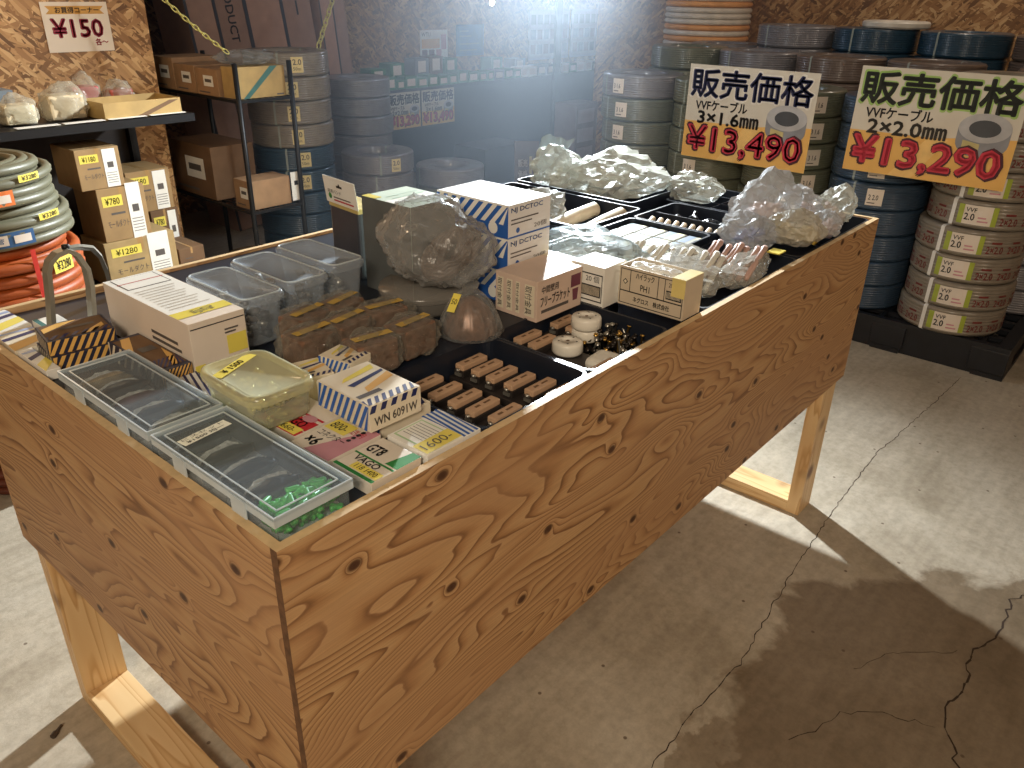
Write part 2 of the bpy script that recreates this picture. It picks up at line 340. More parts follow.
crack([(1.95, -.66), (1.766, -.577), (1.729, -.552), (1.618, -.563), (1.509, -.542), (1.467, -.519), (1.341, -.538), (1.22, -.527), (1.096, -.584), (.95, -.62)], .0028, .008, 4)
crack([(.93, -.30), (.974, -.326), (1.076, -.352), (1.134, -.418), (1.17, -.52)], .0012, .006, 5)
crack([(1.44, -.5), (1.33, -.38), (1.22, -.33)], .0009, .006, 6)
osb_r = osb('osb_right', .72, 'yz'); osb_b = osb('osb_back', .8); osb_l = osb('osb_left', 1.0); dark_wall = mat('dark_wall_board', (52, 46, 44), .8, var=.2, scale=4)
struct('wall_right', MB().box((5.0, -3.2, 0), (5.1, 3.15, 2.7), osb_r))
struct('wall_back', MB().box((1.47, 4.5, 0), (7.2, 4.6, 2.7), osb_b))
struct('wall_left', MB().box((-3.2, 3.0, 0), (1.47, 3.1, 2.7), osb_l))
struct('wall_side', MB().box((1.40, 3.1, 0), (1.47, 4.6, 2.7), dark_wall))
struct('wall_far', MB().box((7.1, 3.15, 0), (7.2, 4.5, 2.7), osb_b))
struct('wall_rear', MB().box((-3.2, -3.3, 0), (5.1, -3.2, 2.7), osb_b))
struct('wall_near', MB().box((-3.3, -3.2, 0), (-3.2, 3.1, 2.7), osb_b))
struct('ceiling', MB().box((-3.3, -3.3, 2.7), (7.2, 4.6, 2.8), mat('ceiling_board', (120, 106, 92), .8, scale=3)))

# ------------------------------------------------------------------ the plywood bargain bin
LX, LY, H, P = 1.815, .921, .884, .450
ply_x, ply_y = plywood('plywood_long', 0, 3.3), plywood('plywood_end', 1, 11.7, .92)
ply_edge = mat('plywood_cut_edge', (214, 184, 138), .6, var=.1, scale=60); ply_dark = mat('plywood_end_grain', (104, 74, 50), .7, var=.3, scale=90)
lum_z, lum_y = lumber('pine_upright', 2), lumber('pine_runner', 1)
t = empty('plywood_sales_bin', (0, 0, 0), 0, 'long plywood bin on pine legs holding all the small electrical goods', 'bin')
T_ = .012
def panel(a, b, m, name):
    mb = MB().box(a, b, m); (x0, y0, z0), (x1, y1, z1) = a, b
    e = .0003
    mb.add([(x0, y0, z1+e), (x1, y0, z1+e), (x1, y1, z1+e), (x0, y1, z1+e)], [(0, 1, 2, 3)], ply_edge)
    return mb, name
mb, n_ = panel((0, 0, H-P), (LX, T_, H), ply_x, 'side_panel'); mb.add([(-.0003, 0, H-P), (-.0003, T_, H-P), (-.0003, T_, H), (-.0003, 0, H)], [(0, 1, 2, 3)], ply_dark)
screw_m = mat('screw_head', (168, 158, 140), .35, metal=.8)
long_p = mb.build('side_panel', t)
panel((0, LY-T_, H-P), (LX, LY, H), ply_x, '')[0].build('side_panel', t)
end_p = panel((0, T_, H-P), (T_, LY-T_, H), ply_y, '')[0].build('end_panel', t)
panel((LX-T_, T_, H-P), (LX, LY-T_, H), ply_y, '')[0].build('end_panel', t)
for x, z in ((.022, .77), (.022, .60), (.03, .50), (.9, .50), (1.2, .52)):
    MB().lathe([(0, -.0009), (.0034, -.0009), (.0036, 0)], screw_m, 12).build('screw', long_p, (x, -.0001, z)).rotation_euler = (PI/2, 0, 0)
for y, z in ((.035, .76), (.04, .66)):
    MB().lathe([(0, -.0009), (.0034, -.0009), (.0036, 0)], screw_m, 12).build('screw', end_p, (-.0001, y, z)).rotation_euler = (0, -PI/2, 0)
D0, D1, D2 = .79, .872, .878
MB().box((T_, T_, D0-.012), (LX-T_, LY-T_, D0), ply_x).build('deck', t)
MB().box((T_, T_, D1-.012), (.325, LY-T_, D1), crate_m).box((.325-.012, T_, D0), (.325, LY-T_, D1-.012), crate_m).build('raised_deck', t)
MB().box((.325, .232, D2-.012), (.835, LY-T_, D2), crate_m).box((.823, .232, D0), (.835, LY-T_, D2-.012), crate_m).build('raised_deck', t)
for x0, x1 in ((T_, T_+.089), (LX-T_-.089, LX-T_)):
    for y0, y1 in ((T_, T_+.038), (LY-T_-.038, LY-T_)):
        MB().box((x0, y0, 0), (x1, y1, D0-.012), lum_z, .0015).build('leg', t)
    MB().box((x0, T_+.038, 0), (x1, LY-T_-.038, .038), lum_y, .0015).build('foot_rail', t)
# bolt lying on the floor by the left leg
MB().lathe([(0, 0), (.006, 0), (.006, .012), (0, .012)], mat('rusty_steel', (96, 84, 76), .5, metal=.6), 6, smooth=False).lathe([(0, .012), (.003, .012), (.003, .03), (0, .03)], MATS['rusty_steel'], 10).build(
    'hex_bolt', loc=(-.075, .845, .006), label='small steel bolt lying on the floor by the left leg', cat='bolt').rotation_euler = (0, PI/2, .6)

# ------------------------------------------------------------------ generic goods
def tray(name, x0, x1, y0, y1, top, label, div=(), div_y=(), m=None, group='black plastic trays in the bin'):
    """open tray: tapered walls, rolled rim, floor; div: x positions of dividers"""
    m = m or crate_m; h = top-D0-.001; cx, cy = (x0+x1)/2, (y0+y1)/2; a, b = (x1-x0)/2, (y1-y0)/2; th = .0022; ins = .006
    mb = MB()
    def ring(ax, by, z, r): 
        P_ = []
        for sx, sy, a0 in ((1, 1, 0), (-1, 1, PI/2), (-1, -1, PI), (1, -1, 1.5*PI)):
            for k in range(5): q = a0+k*PI/8; P_.append((sx*(ax-r)+r*math.cos(q), sy*(by-r)+r*math.sin(q), z))
        return P_
    R = [ring(a-ins-.004, b-ins-.004, 0, .012), ring(a-ins, b-ins, .004, .014), ring(a-.003, b-.003, h-.006, .016), ring(a, b, h-.006, .018), ring(a, b, h, .018), ring(a-.005, b-.005, h, .016), ring(a-ins-th, b-ins-th, .006, .014)]
    V = [p for r in R for p in r]; n = len(R[0]); F = []
    for i in range(len(R)-1):
        for k in range(n): F.append((i*n+k, i*n+(k+1) % n, (i+1)*n+(k+1) % n, (i+1)*n+k))
    F.append(tuple(range(n))[::-1]); F.append(tuple((len(R)-1)*n+k for k in range(n)))
    mb.add(V, F, m)
    o = mb.build(name, None, (cx, cy, D0+.0005), 0, label, 'tray', group)
    for d in div: MB().box((d-cx-.0015, -b+.006, .006), (d-cx+.0015, b-.006, h-.004), m).build('divider', o)
    for d in div_y: MB().box((-a+.006, d-cy-.0015, .006), (a-.006, d-cy+.0015, h-.004), m).build('divider', o)
    return o
def blob(mb, m, c, r, seed, lvl=4, amp=.35, freq=2.2, flat=None, spikes=(), crisp=False):
    """crumpled bag surface: soft bulges with sharp ridges"""
    bm = bmesh.new(); bmesh.ops.create_icosphere(bm, subdivisions=lvl, radius=1); so = Vector((seed*3.1, seed*1.7, seed*.9)); rnd = random.Random(seed)
    for v in bm.verts:
        d = v.co.normalized(); wv = noise.noise_vector(d*freq*1.3+so)*.35; e = d+wv; n1 = noise.noise(d*freq+so)
        r1 = (1-abs(noise.noise(Vector((e.x*freq*1.9, e.y*freq*1.9, e.z*freq*.8))+so*2)))**5; r2 = (1-abs(noise.noise(Vector((e.x*freq*4.3, e.y*freq*4.3, e.z*freq*2))+so)))**6
        k = 1-amp*.25+amp*.9*n1+amp*.42*r1+amp*.26*r2
        for s_, ln, wd in spikes:
            s_ = Vector(s_).normalized(); q = max(0, d.dot(s_)); k += ln*q**wd
        v.co = Vector((d.x*r[0], d.y*r[1], d.z*r[2]))*k
        if crisp: v.co += Vector((rnd.uniform(-1, 1), rnd.uniform(-1, 1), rnd.uniform(-1, 1)))*min(r)*.045
        if flat is not None and v.co.z < flat: v.co.z = flat + (v.co.z-flat)*.05
        v.co += Vector(c)
    mb.bm(bm, m, not crisp); return mb
def stripes(mb, fr, a0, b0, a1, b1, n, m, slant=.5, fill=.5):
    """diagonal stripes clipped to a band"""
    w_ = (a1-a0)/n; s_ = slant*(b1-b0)
    for i in range(-int(abs(s_)/w_)-2, n+1):
        L0, L1 = a0+i*w_, a0+(i+fill)*w_
        pts = [(L0, b0), (L1, b0), (L1+s_, b1), (L0+s_, b1)]
        pts = [(min(max(p, a0), a1), q) for p, q in pts]
        if abs(pts[0][0]-pts[1][0])+abs(pts[2][0]-pts[3][0]) > 1e-5: mb.poly(fr, pts, m, .0008)
def faces(dx, dy, dz):
    """frames of a box centred in xy with its base at z=0: top, left(-x), front(-y), right(+x)"""
    return dict(top=Fr((-dx/2, -dy/2, dz), (1, 0, 0), (0, 1, 0)), front=Fr((-dx/2, -dy/2, 0), (1, 0, 0), (0, 0, 1)), left=Fr((-dx/2, dy/2, 0), (0, -1, 0), (0, 0, 1)), right=Fr((dx/2, -dy/2, 0), (0, 1, 0), (0, 0, 1)))
# -- the two clear divider cases at the near left corner
def parts_case(loc, label, fills, note):
    a, b, h = .094, .243, .037
    t = empty('divider_case', loc, 0, label, 'case', 'clear divider cases at the near corner of the bin')
    e = MB(); th = .0016
    e.box((0, 0, 0), (a, b, th), clear).box((0, 0, th), (th, b, h), clear).box((a-th, 0, th), (a, b, h), clear).box((th, 0, th), (a-th, th, h), clear).box((th, b-th, th), (a-th, b, h), clear)
    e.build('case_body', t)
    l = MB(); r = .004
    l.box((-r, -r, h+.0005), (a+r, b+r, h+.003), clear)
    rimm = film('frosted_rim', (232, 242, 246), .48, .25, graz=.8)
    l.box((-r, -r, h-.008), (-r+.002, b+r, h+.0045), rimm).box((a+r-.002, -r, h-.008), (a+r, b+r, h+.0045), rimm).box((-r+.002, -r, h-.008), (a+r-.002, -r+.002, h+.0045), rimm).box((-r+.002, b+r-.002, h-.008), (a+r-.002, b+r, h+.0045), rimm)
    for i in (.007,): l.box((i, i, h+.003), (a-i, i+.0015, h+.0044), rimm).box((i, b-i-.0015, h+.003), (a-i, b-i, h+.0044), rimm).box((i, i, h+.003), (i+.0015, b-i, h+.0044), rimm).box((a-i-.0015, i, h+.003), (a-i, b-i, h+.0044), rimm)
    l.build('lid', t)
    n = len(fills)
    MB().box((th+.0004, th+.0004, th+.0002), (a-th-.0004, b-th-.0004, th+.001), mat('pale_liner', (206, 206, 202), .6)).build('liner', t)
    for k in range(1, n): MB().box((th, b*k/n-.0006, th), (a-th, b*k/n+.0006, h-.004), clear).build('divider', t)
    for k in (.25, .75): MB().box((-r-.0015, b*k-.014, h*.45), (-r, b*k+.014, h+.001), rimm).build('latch', t)
    if note:
        f = Fr((.10, b*.86, h+.0046), (-.20, -1, 0), (1, -.2, 0)); f = Fr((.012, b*.80, h+.0032), (1, .12, 0), (-.12, 1, 0))
        q = MB().quad(f, 0, 0, .066, .017, white, 0); q.text(f, note[0], .004, .010, .062, .0155, black, .0004); q.text(f, note[1], .006, .002, .058, .0085, black, .0004, .012); q.build('price_note', t)
    return t, a, b, h, n
dk = mat('dark_pouch', (22, 24, 30), .35, var=.35, scale=60); dk2 = mat('slate_pouch', (34, 40, 50), .35, var=.3, scale=60); tan = mat('tan_parts', (188, 160, 116), .5, var=.3, scale=120)
green = mat('green_plug_plastic', (90, 215, 95), .35, var=.15); 
def pouch(x, y, z, sx, sy, sz, m, label, seed, name='parts_pouch', cat='pouch', grp='dark pouches in the divider cases'):
    mb = MB(); blob(mb, m, (0, 0, sz), (sx, sy, sz), seed, 3, .28, 1.8, flat=-sz*.0, spikes=())
    o = mb.build(name, None, (x, y, z), 0, label, cat, grp)
    tb = MB(); blob(tb, mat('pale_lump_grey', (206, 204, 196), .3, var=.3, scale=150), (0, sy*1.15, sz*.95), (sx*.82, sy*.42, sz*.85), seed+5, 3, .3, 3, crisp=True); tb.build('pale_lump', o); return o  # pale lump added beside each pouch to give lighter bands in the case
z0 = D1+.0005
case2, a_, b_, h_, _ = parts_case((.0125, .0165, z0), 'clear divider case at the near corner with green wall plugs in its end compartment', range(5), ('ビスセット', '¥1500 均一'))
case1, *_ = parts_case((.0125, .2765, z0), 'clear divider case behind the near one, tan parts in its far compartment', range(5), None)
bx = .0125
words_ = ['nearest', 'second', 'third', 'fourth', 'fifth']
for k in range(1, 5):
    pouch(bx+.047, .0165+b_*(k+.5)/5, z0+.002, .036, .0135, .0145, dk if k % 2 else dk2, f'dark pouch in the near case, {words_[k]} compartment from the near corner', 10+k)
for k in range(0, 4):
    pouch(bx+.047, .2765+b_*(k+.5)/5, z0+.002, .036, .0135, .0145, (dk2, dk, mat('mauve_pouch', (96, 70, 76), .35, var=.3, scale=60), dk)[k], f'dark pouch in the farther divider case, {words_[k]} compartment counted from the near end', 20+k)
pouch(bx+.047, .2765+b_*4.5/5, z0+.002, .036, .0165, .0120, tan, 'tan packet in the far compartment of the farther divider case', 31, 'parts_packet', 'packet', None)
pl = MB(); rnd = random.Random(4)
for i in range(150):
    x, y = bx+.012+rnd.random()*.07, .0165+.008+rnd.random()*.034; zz = z0+.006+rnd.random()*.027; an = rnd.uniform(-.5, .5)+PI/2*(rnd.random() < .3)
    d = Vector((math.cos(an), math.sin(an), rnd.uniform(-.2, .2)))*.008; c = Vector((x, y, zz)); c.x = min(max(c.x, bx+.013), bx+.083)
    pl.tube([c-d, c-d*.6, c+d*.7, c+d], [.0042, .0034, .0034, .002], green, 6)
pl.build('wall_plugs', label='heap of green wall plugs in the near compartment of the divider case', cat='wall plugs', kind='stuff')

# -- lidded tub
def rrect(a, b, r, z, n=6):
    P_ = []
    for sx, sy, a0 in ((1, 1, 0), (-1, 1, PI/2), (-1, -1, PI), (1, -1, 1.5*PI)):
        for k in range(n+1): q = a0+k*PI/2/n; P_.append((sx*(a-r)+r*math.cos(q), sy*(b-r)+r*math.sin(q), z))
    return P_
def rings(mb, R, m, cap0=True, cap1=True, smooth=True):
    n = len(R[0]); V = [p for r in R for p in r]; F = []
    for i in range(len(R)-1):
        for k in range(n): F.append((i*n+k, i*n+(k+1) % n, (i+1)*n+(k+1) % n, (i+1)*n+k))
    if cap0: F.append(tuple(range(n))[::-1])
    if cap1: F.append(tuple((len(R)-1)*n+k for k in range(n)))
    return mb.add(V, F, m, smooth)
TUBZ = .8925
tub = empty('lidded_tub', (.158, .264, TUBZ), -.03, 'cream translucent lidded tub marked ¥1500 in handwriting on yellow tape', 'tub')
rings(MB(), [rrect(0.0396, 0.0601, .014, 0), rrect(0.0413, 0.0621, .018, .003), rrect(0.0456, 0.0669, .022, .043)], milky, True, False).build('tub_body', tub)
lidm = film('cream_lid', (236, 232, 196), .72, .18, tint=(240, 238, 205))
rings(MB(), [rrect(0.0495, 0.0713, .024, .038), rrect(0.0503, 0.0723, .025, .044), rrect(0.0495, 0.0713, .025, .050), rrect(0.0456, 0.0669, .022, .0515), rrect(0.0430, 0.0640, .020, .0505), rrect(0.0396, 0.0601, .017, .0475), rrect(0.0378, 0.0582, .016, .0485), rrect(0.0370, 0.0572, .015, .0475)], lidm, False, True).box((.020, .070, .039), (.034, .077, .041), lidm).build('lid', tub)
f = Fr((-.043, -.046, .0486), (.26, 1, 0), (-1, .26, 0)); f = Fr((-.034, .050, .0486), (.05, -1, 0), (1, .05, 0))
f = Fr((-.012, .056, .0486), (-.12, -1, 0), (1, -.12, 0)); f = Fr((-.038, .020, .0492), (1, .45, 0), (-.45, 1, 0))
q = MB().quad(f, 0, 0, .078, .016, mat('yellow_tape', (232, 214, 96)), 0); q.text(f, '¥ 1500', .014, .003, .062, .0135, black, .0004, .02, keep=True); q.build('price_tape', tub)
cl = MB(); rnd = random.Random(9); clipm = mat('small_clear_clips', (170, 162, 120), .3, var=.4, scale=120)
for i in range(90): x, y, z = rnd.uniform(-.034, .034), rnd.uniform(-.054, .054), rnd.uniform(.006, .030); cl.tube([(x, y, z), (x+rnd.uniform(-.006, .006), y+rnd.uniform(-.006, .006), z+rnd.uniform(0, .006))], .0036, clipm, 5)
cl.build('small_clips', loc=(.158, .264, TUBZ), label='heap of small pale clips inside the cream lidded tub', cat='clips', kind='stuff')

# -- flat connector boxes beside the tub
def flat_box(name, x0, x1, y0, y1, z, h, label, base, deco, rz=0, cat='box', group='flat connector boxes beside the tub', side=None):
    dx, dy = x1-x0, y1-y0; mb = MB().box((-dx/2, -dy/2, 0), (dx/2, dy/2, h), base, .0008); o = mb.build(name, None, ((x0+x1)/2, (y0+y1)/2, z), rz, label, cat, group)
    f = faces(dx, dy, h); d = MB(); deco(d, f, dx, dy, h)
    if d.v: d.build('printing', o)
    return o
pink = mat('dull_pink_print', (196, 140, 150), .5); redp = mat('red_print', (190, 36, 50), .4); grnp = mat('green_print', (40, 130, 60), .4); pale = mat('pale_print_card', (222, 212, 196), .45, var=.05)
# text runs along -y (read from the bin's left end); frame on top: u=-y, v=+x
def vtop(dx, dy, h): return Fr((-dx/2, dy/2, h), (0, -1, 0), (1, 0, 0))
def d1(d, f, dx, dy, h):
    t = vtop(dx, dy, h); d.quad(t, 0, 0, dy, dx*.18, redp); d.quad(t, dy*.55, dx*.2, dy, dx*.48, redp); d.quad(t, 0, dx*.55, dy, dx*.6, redp)
    d.text(t, 'VAGO', dy*.30, dx*.22, dy*.85, dx*.42, black, .0009, .02); d.quad(t, dy*.45, dx*.02, dy*.95, dx*.22, yel, .0007); d.text(t, '660-', dy*.55, dx*.05, dy*.85, dx*.18, black, .0012)
    d.text(t, '×5', dy*.10, dx*.62, dy*.3, dx*.85, black, .0009, .02); d.lathe([(0, 0), (.008, 0)], pink, 16, (0, -.02, h+.0012), sy=1.5)
def d2(d, f, dx, dy, h):
    t = vtop(dx, dy, h); d.poly(t, [(dy*.35, 0), (dy, 0), (dy, dx), (dy*.8, dx)], pink); d.quad(t, dy*.02, dx*.60, dy*.55, dx*.9, yel, .0007); d.text(t, '800-', dy*.08, dx*.66, dy*.45, dx*.84, black, .0012)
    d.text(t, 'コネクター', dy*.1, dx*.40, dy*.75, dx*.55, black, .001); d.text(t, '×6', dy*.12, dx*.12, dy*.4, dx*.35, black, .001, .03); d.text(t, '透明', dy*.55, dx*.7, dy*.85, dx*.85, redp, .001)
    for k in range(4): d.lathe([(0, 0), (.0032, 0)], black, 8, (.005+k*.008, -dy*.25, h+.0012))
def d3(d, f, dx, dy, h):
    t = vtop(dx, dy, h); d.quad(t, 0, 0, dy, dx*.07, grnp); d.quad(t, 0, dx*.42, dy, dx*.46, grnp); d.poly(t, [(dy*.7, dx*.5), (dy, dx*.5), (dy, dx), (dy*.8, dx)], grnp)
    d.quad(t, dy*.3, dx*.09, dy*.98, dx*.26, yel, .0007); d.text(t, '118 1400', dy*.38, dx*.12, dy*.9, dx*.23, black, .0012); d.text(t, 'VAGO', dy*.15, dx*.27, dy*.75, dx*.41, black, .001, .02); d.text(t, 'GT8', dy*.08, dx*.56, dy*.45, dx*.78, black, .001, .03)
flat_box('connector_box', .142, .222, .170, .250, z0, .0185, 'flat red and white printed box touching the cream tub', pale, d1, .03)
flat_box('connector_box', .134, .218, .092, .164, z0, .0185, 'flat pink and white printed box marked ×6, between the red and green ones', pale, d2, .02)
flat_box('connector_box', .138, .216, .0165, .086, z0, .0185, 'flat green and white box marked GT8 against the front panel', pale, d3, 0)
def dw(d, f, dx, dy, h):
    t = vtop(dx, dy, h); gl = mat('pale_green_print', (176, 206, 160), .4); d.quad(t, dy*.05, dx*.12, dy*.9, dx*.9, gl); d.quad(t, dy*.08, dx*.16, dy*.87, dx*.86, white, .0007)
    for k in range(6): d.quad(t, dy*.12, dx*(.3+.09*k), dy*(.6+.04*(k % 3)), dx*(.315+.09*k), ink, .001)
    d.quad(t, dy*.62, dx*.02, dy*.98, dx*.98, yel, .0011); g = Fr(t.p(dy*.68, dx*.1), t.v, -t.u); d.text(Fr(t.p(dy*.9, dx*.1), t.v, -t.u), '1600-', 0, 0, dx*.75, dy*.2, ink, .0016)
flat_box('switch_plate_box', .2265, .290, .0165, .090, z0, .016, 'thin white and pale green box with yellow 1600- sticker', white, dw, 0, group='thin white boxes at the front panel')
def stripe_wrap(d, f, dx, dy, h, dense=7, wtxt=None):
    t = f['top']; d.quad(t, dx*.02, dy*.02, dx*.98, dy*.98, cream)
    stripes(d, t, dx*.02, dy*.02, dx*.98, dy*.16, dense, navy, .6, .5)
    l = f['left']; stripes(d, l, 0, 0, dy, h, dense+2, blue, .5, .5)
    d.poly(t, [(dx*.3, dy*.3), (dx*.95, dy*.45), (dx*.98, dy*.6), (dx*.35, dy*.42)], gold, .0008); d.poly(t, [(dx*.25, dy*.52), (dx*.95, dy*.64), (dx*.97, dy*.70), (dx*.2, dy*.6)], navy, .0008); d.poly(t, [(dx*.2, dy*.7), (dx*.9, dy*.78), (dx*.95, dy*.9), (dx*.3, dy*.78)], yel, .0008)
    d.quad(t, dx*.06, dy*.22, dx*.5, dy*.30, ink, .0009)
    if wtxt: d.quad(f['front'], 0, 0, dx, h, cream, .0005); d.text(f['front'], wtxt, dx*.08, h*.18, dx*.92, h*.52, ink, .001, .02); stripes(d, f['front'], 0, h*.72, dx, h, 5, navy, .4, .5)
flat_box('switch_box', .232, .318, .105, .208, z0, .024, 'striped box flat under the one marked WN 6091W', cream, lambda d, f, dx, dy, h: stripe_wrap(d, f, dx, dy, h, 6), -.02, group='striped switch boxes beside the connectors')
flat_box('switch_box', .208, .292, .096, .205, z0+.0245, .036, 'striped cream box marked WN 6091W beside the connector tray', cream, lambda d, f, dx, dy, h: stripe_wrap(d, f, dx, dy, h, 7, 'WN 6091W'), -.03, group='striped switch boxes beside the connectors')
flat_box('switch_box', .2905, .322, .0165, .095, z0, .014, 'blue and white striped box partly under the white plate card at the front panel', white, lambda d, f, dx, dy, h: stripes(d, f['top'], 0, 0, dx, dy, 4, blue, .1, .5), group='striped switch boxes beside the connectors')
flat_box('switch_box', .228, .272, .245, .305, z0, .042, 'small blue striped box standing behind the lidded tub', cream, lambda d, f, dx, dy, h: stripe_wrap(d, f, dx, dy, h, 5), -.25, group='striped switch boxes behind the tub')
flat_box('switch_box', .276, .322, .232, .290, z0, .052, 'small gold and blue striped box tilted beside the bagged boxes', cream, lambda d, f, dx, dy, h: stripe_wrap(d, f, dx, dy, h, 5), .2, group='striped switch boxes behind the tub')
# striped packages along the far left
dn = mat('dark_navy_card', (40, 44, 66), .45)
def dark_wrap(d, f, dx, dy, h):
    t = f['top']; d.quad(t, dx*.04, dy*.06, dx*.96, dy*.94, kraft_d); d.poly(t, [(dx*.05, dy*.5), (dx*.6, dy*.94), (dx*.3, dy*.94), (dx*.05, dy*.75)], gold, .0008); d.poly(t, [(dx*.5, dy*.06), (dx*.9, dy*.5), (dx*.9, dy*.3), (dx*.7, dy*.06)], gold, .0008)
    stripes(d, t, dx*.04, dy*.06, dx*.96, dy*.26, 6, navy, .7, .5); stripes(d, f['left'], 0, 0, dy, h, 8, cream, .6, .35); stripes(d, f['front'], 0, 0, dx, h, 8, gold, .6, .5); d.quad(t, dx*.3, dy*.5, dx*.8, dy*.62, ink, .001)
xs = (.040, .074, .110)
flat_box('striped_pack', .040, .140, .612, .690, z0, .022, 'dark gold striped pack, lowest of the pile behind the divider cases', dn, dark_wrap, -.1, 'pack', 'dark striped packs on the left of the bin')
flat_box('striped_pack', .042, .138, .618, .692, z0+.0225, .022, 'dark gold striped pack on top of the pile behind the divider cases', dn, dark_wrap, -.16, 'pack', 'dark striped packs on the left of the bin')
flat_box('striped_pack', .113, .160, .44, .60, z0, .030, 'dark gold striped pack between the farther divider case and big white carton', dn, dark_wrap, .0, 'pack', 'dark striped packs on the left of the bin')
flat_box('striped_pack', .113, .160, .345, .43, z0, .018, 'blue and white striped pack wedged between divider case and lidded tub', white, lambda d, f, dx, dy, h: stripes(d, f['top'], 0, 0, dx, dy, 5, navy, .3, .4), 0, 'pack', 'dark striped packs on the left of the bin')
def sheetdeco(c1):
    def fn(d, f, dx, dy, h):
        t = f['top']; d.poly(t, [(0, 0), (dx, dy*.25), (dx, dy*.5), (0, dy*.3)], c1, .0005); d.poly(t, [(0, dy*.5), (dx, dy*.62), (dx, dy*.74), (0, dy*.62)], navy, .0005); d.poly(t, [(0, dy*.8), (dx, dy*.8), (dx, dy*.9), (0, dy*.86)], mat('pale_blue_print', (150, 170, 210), .4), .0005)
    return fn
flat_box('flat_packet', .016, .074, .800, .900, z0, .014, 'flat white and blue packet in the far left corner of the bin', white, sheetdeco(yel), .05, 'packet', 'flat packets along the left end panel')
flat_box('flat_packet', .016, .070, .700, .796, z0, .015, 'flat yellow and tan packet in the middle along the left end panel', cream, sheetdeco(gold), -.04, 'packet', 'flat packets along the left end panel')
flat_box('flat_packet', .016, .036, .592, .697, z0, .016, 'flat blue and white packet touching the farther divider case', white, sheetdeco(yel), 0, 'packet', 'flat packets along the left end panel')
flat_box('small_carton', .078, .118, .760, .800, z0, .02, 'small white carton with teal edge beside the grey metal bracket', white, lambda d, f, dx, dy, h: d.quad(f['top'], 0, 0, dx*.2, dy, mat('teal_print', (60, 120, 120))), 0, 'carton', None)

# -- grey cast bracket standing on the bin
g_m = mat('grey_cast_metal', (150, 146, 132), .4, metal=.4, var=.08)
br = MB()
def band(mb, pts, wd, th, m):
    pts = [Vector(p) for p in pts]
    for i in range(len(pts)-1): pass
    V = []; n = len(pts)
    for i, p in enumerate(pts):
        t_ = (pts[min(i+1, n-1)]-pts[max(i-1, 0)]).normalized(); s_ = wd.normalized(); u = t_.cross(s_).normalized(); W_ = wd.length/2
        V += [p+s_*W_+u*th, p-s_*W_+u*th, p-s_*W_-u*th, p+s_*W_-u*th]
    F = [(i*4+k, i*4+(k+1) % 4, i*4+4+(k+1) % 4, i*4+4+k) for i in range(n-1) for k in range(4)]+[(0, 1, 2, 3)[::-1], tuple((n-1)*4+k for k in range(4))]
    return mb.add(V, F, m)
B0, B1_, B2_ = at(52, 330, y=.74), at(93, 318, y=.74), at(112, 285, y=.90)
zt = z0; 
leg1 = [at(*p, y=.745) for p in ((51, 334), (50, 300), (47, 272), (49, 262), (56, 254), (66, 250), (76, 254), (86, 268), (90, 285), (92, 322))]
leg1[0].z = zt; leg1[-1].z = zt
band(br, leg1, Vector((0, .020, 0)), .0036, g_m)
leg2 = [at(*p, y=q) for p, q in (((66, 249), .745), ((78, 247), .77), ((92, 248), .80), ((100, 256), .83), ((106, 270), .85), ((114, 300), .87))]
leg2[-1].z = zt
band(br, leg2, Vector((.006, .016, 0)), .0034, g_m)
bro = br.build('metal_bracket', None, (0, 0, 0), 0, 'grey cast metal bracket with arched legs standing in front of the hose coils', 'bracket')
MB().lathe([(0, 0), (.006, 0), (.006, .006), (0, .006)], steel_b, 12).build('clamp_bolt', bro, tuple(at(66, 249, y=.745)+Vector((0, 0, .001))))

# -- big white carton with yellow tape
def bigc(d, f, dx, dy, h):
    t = vtop(dx, dy, h); d.quad(t, .0, dx*.0, dy*.90, dx*.98, white, .0004); d.quad(t, dy*.80, .0, dy*.90, dx*.98, yel, .0008); d.text(t, '1500-', dy*.82, dx*.3, dy*.89, dx*.7, ink, .0014)
    d.quad(t, dy*.02, dx*.1, dy*.26, dx*.9, ink, .0006); d.quad(t, dy*.025, dx*.12, dy*.25, dx*.88, white, .0008); d.quad(t, dy*.13, dx*.08, dy*.14, dx*.92, redp, .001)
    for k in range(10): d.quad(t, dy*(.32+.045*k), dx*.12, dy*(.33+.045*k), dx*(.85-.07*(k % 3)), mat('faint_print', (196, 188, 176), .6), .0009)
    fr = f['front']; d.quad(fr, dx*.02, h*.88, dx*.98, h*.90, black); d.quad(fr, dx*.62, h*.28, dx*.98, h*.62, yel, .0006); d.quad(fr, 0, h*.0, dx*.18, h*.25, yel, .0006); d.quad(fr, dx*.6, h*.72, dx*.85, h*.75, ink, .0006); d.quad(fr, dx*.6, h*.66, dx*.8, h*.69, ink, .0006)
    l = f['left']; d.quad(l, dy*.55, h*.5, dy*.85, h*.56, ink); d.quad(l, dy*.55, h*.38, dy*.88, h*.44, ink)
flat_box('white_carton', .1625, .253, .437, .70, z0, .088, 'long white carton with yellow tape and small print on its lid', mat('offwhite_carton', (226, 212, 196), .55, var=.03), bigc, 0, 'carton', None)

